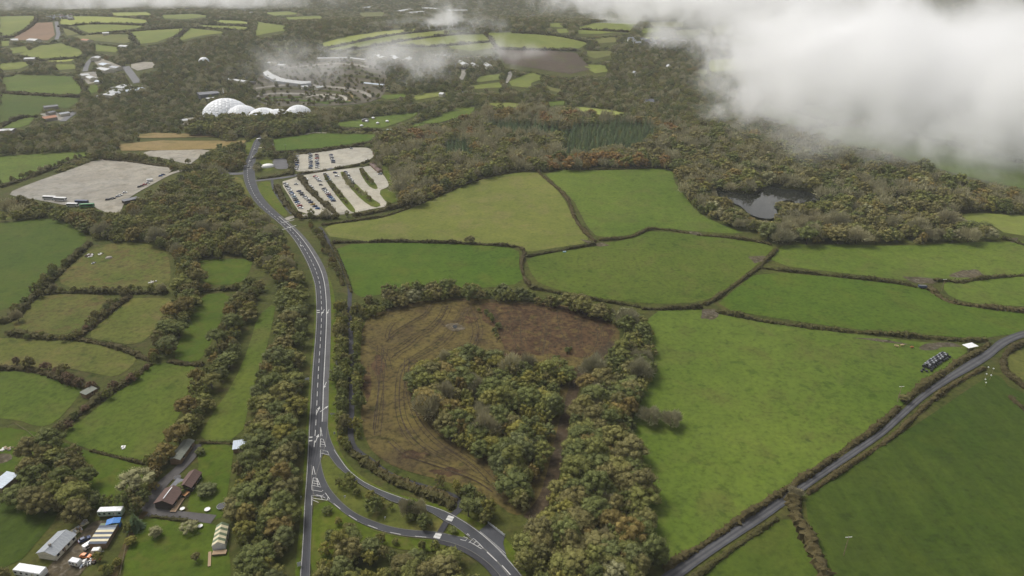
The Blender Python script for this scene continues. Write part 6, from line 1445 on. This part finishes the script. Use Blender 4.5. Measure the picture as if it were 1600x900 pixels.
# roofs seen among the woods: (a, b, width, eaves, ridge, wall, roof, label)
FARB = [((163,151),(182,138),24,5,7,'wall_cream','roof_pale','long white glazed hall, lowest of the visitor buildings'), ((180,139),(196,132),22,5,7,'wall_cream','roof_pale','white glazed hall above the long one'), ((193,143),(222,137),16,5,6.5,'wall_cream','roof_blue_white','pale glazed wing to the right of the halls'), ((172,148),(205,140),12,5,6.5,'wall_cream','roof_grey','grey roofed wing between the white halls'),
        ((125,118),(137,116),16,6,8,'wall_cream','roof_pale','white shed in the village street, left one'), ((139,119),(146,123),12,5,7,'wall_cream','roof_pale','white shed in the village street, right one'), ((150,127),(157,127),12,4,6,'wall_cream','roof_blue_white','pale roof at the lower end of the village street'), ((147,92),(152,88),14,5,7,'wall_cream','roof_pale','white roof at the top of the works yard'),
        ((157,106),(172,110),18,5,7,'wall_cream','roof_pale','broad white roof in the works yard'), ((160,99),(168,102),16,6,8,'wall_cream','roof_blue_white','bluish roof in the works yard'), ((175,104),(187,106),14,5,7,'wall_cream','roof_grey','grey roof at the right of the works yard'),
        ((0,203),(22,202),12,5,6,'wall_stone','roof_pale','white roofed barn at the left edge'), ((66,185),(86,182),12,4,6,'wall_stone','terracotta','tan roofed farmhouse among trees'), ((68,167),(90,165),10,4,5.5,'wall_stone','roof_slate','dark roofed farm barn above the farmhouse'), ((92,178),(107,176),9,4,5.5,'wall_cream','roof_grey','grey roofed farm building by the road'), ((74,176),(84,174),8,4,5,'wall_stone','roof_slate','small slate roofed farm shed'),
        ((310,147),(340,143),26,8,9,'roof_slate','roof_slate','dark flat roofed hall behind the tall dome'), ((322,154),(336,152),10,5,6,'wall_cream','roof_pale','white annex at the foot of the tall dome'), ((284,188),(292,187),9,4,5.5,'wall_cream','roof_pale','white hut in the clearing, left one'), ((345,187),(366,188),14,5,7,'wall_dark','roof_slate','dark roofed building before the domes'), ((300,192),(315,191),10,3,4.5,'wall_cream','rust','rust roofed store in the clearing'), ((322,191),(334,190),8,3,4.5,'wall_cream','roof_pale','white hut in the clearing, right one'),
        ((335,178),(336,184),7,9,10,'wall_cream','roof_grey','pale tower hut at the wood edge before the dome'), ((355,121),(385,129),10,5,6,'wall_cream','roof_pale','long white roof right of the works'), ((355,126),(398,128),7,3,3.5,'wall_stone','asphalt_far','pale footbridge strip behind the domes'),
        ((471,136),(480,134),10,4,5.5,'wall_cream','roof_pale','white roof on the terraces, left one'), ((493,138),(505,134),8,4,5.5,'wall_cream','roof_pale','white roof on the terraces, right one'), ((570,129),(600,133),7,3,4,'wall_cream','roof_blue_white','long pale roof above the terraces'),
        ((418,97),(432,98),16,5,6.5,'wall_cream','roof_pale','white roof at the top left of the quarry'), ((436,101),(447,102),12,5,6.5,'wall_cream','roof_pale','second white roof at the top of the quarry'), ((497,92),(540,89),9,4,5,'wall_cream','roof_pale','curved white roof on the quarry rim, left half'), ((540,89),(572,94),9,4,5,'wall_cream','roof_pale','curved white roof on the quarry rim, right half'),
        ((587,82),(600,93),12,4,6,'wall_cream','membrane','bright glasshouse on the misty slope, first'), ((613,84),(622,95),12,4,6,'wall_cream','membrane','bright glasshouse on the misty slope, second'), ((644,84),(634,97),12,4,6,'wall_cream','membrane','bright glasshouse on the misty slope, third'), ((668,84),(705,88),8,4,5,'wall_cream','roof_pale','long white roof on the misty slope'),  # glints of the three glasshouses put into bright white roof colour
        ((718,92),(728,104),12,5,7,'wall_cream','roof_pale','white house on the misty slope, left one'), ((738,98),(744,104),11,5,7,'wall_cream','roof_pale','white house on the misty slope, middle one'), ((760,97),(765,106),11,5,7,'wall_cream','roof_pale','white house on the misty slope, right one'), ((688,146),(694,147),8,4,6,'wall_cream','roof_pale','tiny white house in the valley wood'), ((722,145),(730,144),9,4,6,'wall_cream','roof_slate','white cottage with slate roof in the valley wood'),
        ((570,186),(571,187),9,3,4,'wall_stone','roof_slate','stone barn above the slanting meadow'), ((1008,158),(1021,158),12,4,7,'wall_cream','roof_slate','white cottage with slate roof in the centre wood'), ((990,113),(993,115),9,5,8,'wall_cream','roof_grey','white cottage deep in the right wood'), ((1043,103),(1046,104),9,5,8,'wall_cream','roof_pale','small white house in the right wood'), ((1240,156),(1249,158),10,4,6,'wall_stone','roof_grey','grey cottage at the cloud edge'), ((605,196+7),(614,203),8,3,4,'wall_cream','roof_pale','white hut at the meadow hedge'),
        ((38,92),(55,91),14,5,7,'wall_stone','roof_pale','white roofed barn on the left hillside'), ((160,52),(170,51),14,5,7,'wall_cream','roof_pale','white barn in the far left pasture'), ((17,63),(28,62),22,5,8,'wall_cream','roof_pale','white farm at the foot of the brown field'), ((46,62),(60,63),18,5,8,'wall_cream','roof_pale','second white farm at the foot of the brown field'), ((188,72),(200,72),14,5,7,'wall_cream','roof_pale','white barn before the far left wood'), ((130,62),(140,63),14,5,7,'wall_cream','terracotta','tan farm among the far left pastures')]
for a_ in FARB:
    building(*a_[:7], a_[7], 'building', 'building', 'gable', 0, False)
# villages: small houses
def village(pts, label, rng):
    for i_, (px, py) in enumerate(sorted(pts)):
        x, y = P(px, py, 3); b = MB(); L, W = rng.uniform(10, 15), rng.uniform(7.5, 9.5); he, hr = rng.uniform(4.6, 5.6), rng.uniform(7.5, 9)
        b.gable_walls(-L / 2, L / 2, -W / 2, W / 2, -1, he, hr - .15, 0).gable(-L / 2, L / 2, -W / 2, W / 2, he, hr, 1, over=.4).box(L * .3, L * .3 + .9, -.45, .45, hr - .8, hr + 1.0, 0)
        for k in range(3): b.box(-L / 2 + L * (k + .5) / 3 - .6, -L / 2 + L * (k + .5) / 3 + .6, -W / 2 - .06, -W / 2 + .04, he * .45, he * .75, 2)
        o = b.build('house', [MATS[rng.choice(['wall_white', 'wall_white', 'wall_cream', 'wall_stone'])], MATS[rng.choice(['roof_slate', 'roof_grey', 'roof_slate', 'roof_brown'])], MATS['glass_dark']])
        o.location = (x, y, Z(x, y)); o.rotation_euler = (0, 0, rng.choice([0, 0, 1.2, -.5, .4])); tag(o, label + ', ' + (ORD[i_] if i_ < 15 else ['sixteenth', 'seventeenth', 'eighteenth', 'nineteenth', 'twentieth'][min(i_ - 15, 4)]) + ' from its left end', 'house', 'houses: ' + label)
rg = random.Random(5)
def cluster(x0, x1, y0, y1, n): return [(rg.uniform(x0, x1), rg.uniform(y0, y1)) for _ in range(n)]
village([(985 + i * 4.2 + rg.uniform(-1, 1), 62 + (i % 4) * 2.0 + rg.uniform(-1, 1) + i * .12) for i in range(13)] + [(1055 + i * 5 + rg.uniform(-1, 1), 64 + (i % 3) * 2) for i in range(6)], 'pale house in the right hillside village', rg)
village(cluster(70, 112, 20, 30, 16), 'pale house in the village beyond the brown field', rg)
village(cluster(118, 168, 5, 13, 18), 'pale house in the hazy town at top left', rg); village(cluster(190, 300, 8, 16, 10), 'pale house strung along the far ridge', rg)
village(cluster(365, 400, 9, 22, 12), 'pale house in the town above the quarry', rg)
village(cluster(960, 1000, 8, 22, 4) + cluster(826, 846, 24, 30, 3), 'lone white house in far mist', rg)
for (a, b, l) in (((620,18),(640,14),'large white works roof at the top, left one'), ((638,20),(660,18),'large white works roof at the top, lowest one'), ((662,12),(684,14),'large white works roof at the top, right one'), ((700,16),(730,16),'white works roof beside the small mist puff'), ((568,12),(578,11),'small white works roof at the top')):
    building(a, b, 26, 7, 9, 'wall_cream', 'roof_pale', l, 'building', 'building', 'gable', 0, False)
# crescent roof over the quarry
A = np.array(densify(PL([(411,113),(414,118),(430,126),(470,131),(486,130)], 5), 6, False)); B = np.array(densify(PL([(418,112),(428,118),(445,124),(470,128),(486,129)], 5), 6, False))
A, B = resample_edges([tuple(q) for q in A], [tuple(q) for q in B], 8)
V = []; F = []
for i in range(len(A)):
    za = Z(*A[i]); V += [(A[i][0], A[i][1], za), (A[i][0], A[i][1], za + 5), (B[i][0], B[i][1], za + 8), (B[i][0], B[i][1], za)]
for i in range(len(A) - 1):
    for k in range(3): F.append((i * 4 + k, i * 4 + k + 1, i * 4 + 5 + k, i * 4 + 4 + k))
F += [(0, 1, 2, 3), tuple((len(A) - 1) * 4 + k for k in (3, 2, 1, 0))]
o = link('crescent_hall', mesh('crescent_hall', V, F, MATS['roof_pale'])); tag(o, 'white crescent roofed hall curving round the quarry', 'building')
# terraces of the quarry
TER = [([(398,152),(425,146),(470,147),(505,150),(540,158)], 'gravel_lot'), ([(392,146),(425,139),(480,139),(540,146),(560,155)], 'woodland_floor'), ([(400,139),(440,133),(500,134),(560,141),(582,152)], 'gravel_lot'), ([(478,153),(500,148),(530,149),(542,154),(537,160)], 'gravel_buff'), ([(545,145),(551,152),(545,160)], 'stubble'),
       ([(410,160),(440,157),(480,158),(515,163)], 'grass_green'), ([(430,110),(470,104),(540,99),(585,108)], 'gravel_lot'), ([(425,116),(480,110),(545,106),(590,118)], 'woodland_floor'), ([(500,122),(550,118),(598,126)], 'woodland_floor'), ([(487,163),(520,158),(548,161)], 'grass_dark'), ([(396,158),(430,153),(470,153)], 'grass_dark')]
for k, (l, m_) in enumerate(TER): line_strip('terrace', PL(l), 9 if k not in (3, 4) else 5, .9 + .06 * k, m_, kind='structure')
pts = []
X, Y = poisson(PL([(392,150),(405,118),(430,106),(480,97),(560,92),(600,106),(606,135),(588,158),(540,164),(480,165),(420,165)]), 12, RNG)
for x, y in zip(X, Y):
    if RNG.uniform() < .7: s = pick({'brown': 3, 'olive': 2, 'green': 2, 'russet': .6}, RNG.uniform()); k = RNG.uniform(.5, 1.1); pts.append((x, y, Z(x, y), s, SIZES[s][0] * k, SIZES[s][1] * k * .8))
wood('quarry_shrubs', pts, 'scattered shrubs on the quarry terraces')
for k, (px, py) in enumerate(((573,190), (590,193), (605,190), (565,197), (583,185))):
    t = empty('round_hut'); place(t, px, py, 0, 1, .4); tag(t, 'round pale hut on the slanting meadow, ' + ['upper left', 'middle', 'rightmost', 'lower left', 'topmost'][k], 'hut', 'round huts on the meadow')
    MB().cyl((0, 0, 0), (0, 0, 1.6), 2.3, n=12).build('wall', MATS['wall_stone'], t); MB().cyl((0, 0, 1.58), (0, 0, 2.9), 2.5, .2, 12).build('roof', MATS['roof_white'], t)
# ------------------------------------------------------------------ haze and low cloud
def box_mesh(name, x0, x1, y0, y1, z0, z1, mat):
    return MB().box(x0, x1, y0, y1, z0, z1).build(name, mat)
m = bpy.data.materials.new('haze_air'); m.use_nodes = True; nt = m.node_tree; nt.nodes.clear()
out = nt.nodes.new('ShaderNodeOutputMaterial'); pv = nt.nodes.new('ShaderNodeVolumePrincipled')
pv.inputs['Color'].default_value = (.93, .95, 1.0, 1); pv.inputs['Density'].default_value = .000072; pv.inputs['Anisotropy'].default_value = .0
nt.links.new(pv.outputs[0], out.inputs['Volume'])
o = box_mesh('haze', -9500, 9500, -2800, 14500, -45, 245, m); tag(o, 'thin pale haze over the whole valley', 'haze', None, 'stuff')

def cloud_mat(name, dens, scale, edge=1.6, amp=1.7, detail=5, bias=0.0, squash=1.0):
    """noise-carved cloud: dense inside the object's unit sphere, ragged at its rim"""
    m = bpy.data.materials.new(name); m.use_nodes = True; nt = m.node_tree; nt.nodes.clear()
    out = nt.nodes.new('ShaderNodeOutputMaterial'); pv = nt.nodes.new('ShaderNodeVolumePrincipled')
    pv.inputs['Color'].default_value = (.998, .998, .998, 1); pv.inputs['Anisotropy'].default_value = .15
    tc = nt.nodes.new('ShaderNodeTexCoord'); g = nt.nodes.new('ShaderNodeNewGeometry')
    ln = nt.nodes.new('ShaderNodeVectorMath'); ln.operation = 'LENGTH'; nt.links.new(tc.outputs['Object'], ln.inputs[0])
    mp = nt.nodes.new('ShaderNodeMapping'); mp.inputs['Scale'].default_value = (1, 1, squash); nt.links.new(g.outputs['Position'], mp.inputs[0])
    n = noise(nt, mp.outputs[0], scale, detail, .62, .9)
    def mth(op, a, b):
        q = nt.nodes.new('ShaderNodeMath'); q.operation = op
        for i, v in enumerate((a, b)):
            if isinstance(v, (int, float)): q.inputs[i].default_value = v
            else: nt.links.new(v, q.inputs[i])
        return q.outputs[0]
    shape = mth('MULTIPLY', mth('SUBTRACT', .72, ln.outputs['Value']), edge)
    nz = mth('MULTIPLY', mth('SUBTRACT', n, .5), amp)
    v = mth('ADD', mth('ADD', shape, nz), bias)
    rim = mth('MULTIPLY', mth('SUBTRACT', 1.0, ln.outputs['Value']), 6.0)
    v = mth('MINIMUM', mth('MINIMUM', mth('MAXIMUM', v, 0.0), 1.0), mth('MAXIMUM', rim, 0.0))
    v = mth('MULTIPLY', mth('MULTIPLY', v, v), dens)
    nt.links.new(v, pv.inputs['Density']); nt.links.new(pv.outputs[0], out.inputs['Volume'])
    return m
CL_BIG = cloud_mat('cloud_thick', .026, .0070, 1.9, 4.6, 7, .10)
CL_MID = cloud_mat('cloud_wisp', .030, .0115, 1.3, 4.6, 7, .14)
CL_THIN = cloud_mat('cloud_veil', .012, .0085, 1.2, 4.0, 7, .14)
CL_SOFT = cloud_mat('cloud_soft', .016, .0080, 1.0, 4.4, 7, .06)
def at_depth(px, py, t):
    a, b, c = ray(px, py); return Vector((a * t, b * t, CAM_H + c * t))
def puff(px, py, t, rx, ry, rz, mat, label):
    bm = bmesh.new(); bmesh.ops.create_icosphere(bm, subdivisions=3, radius=1.0)
    me = bpy.data.meshes.new('cloud'); bm.to_mesh(me); bm.free(); me.materials.append(mat)
    o = link('cloud', me); c = at_depth(px, py, t); o.location = c; o.scale = (rx, ry, rz)
    tag(o, label, 'cloud', None, 'stuff'); return o
puff(1490, 105, 880, 400, 380, 150, CL_BIG, 'thick white cloud bank filling the upper right')
puff(1600, 200, 800, 230, 220, 90, CL_MID, 'cloud skirt sinking onto the fields at the right edge')
puff(1215, 85, 1000, 150, 150, 95, CL_MID, 'ragged left fringe of the white cloud bank')
puff(1200, 5, 1400, 330, 250, 100, CL_MID, 'grey cloud shelf along the top right')
puff(712, 32, 1500, 90, 80, 70, CL_MID, 'small puff of mist above the hill pastures')
puff(620, 42, 1550, 80, 70, 45, CL_SOFT, 'faint puff of mist left of the small puff')
puff(645, 105, 1230, 210, 140, 85, CL_SOFT, 'mist hanging over the wooded valley')
puff(470, 110, 1200, 170, 110, 60, CL_THIN, 'thin mist over the quarry terraces')
puff(945, 40, 1800, 170, 140, 65, CL_SOFT, 'mist streak over the far right fields')
puff(1010, 0, 2000, 400, 200, 70, CL_MID, 'mist bank along the top centre')
puff(800, 95, 1300, 150, 100, 50, CL_THIN, 'thin mist over the purple heath')
puff(1165, 150, 900, 90, 90, 60, CL_MID, 'ragged wisp hanging from the cloud fringe')
puff(1330, 215, 760, 140, 120, 45, CL_THIN, 'thin mist under the cloud bank')
puff(1050, 60, 1400, 120, 110, 50, CL_THIN, 'pale veil over the right hillside village')
puff(770, 60, 1500, 110, 90, 50, CL_SOFT, 'drifting wisp right of the small mist puff')
puff(540, 85, 1350, 120, 90, 45, CL_THIN, 'thin drifting mist above the quarry rim')
puff(250, 0, 2600, 800, 300, 80, CL_THIN, 'thin cloud veil along the top left')
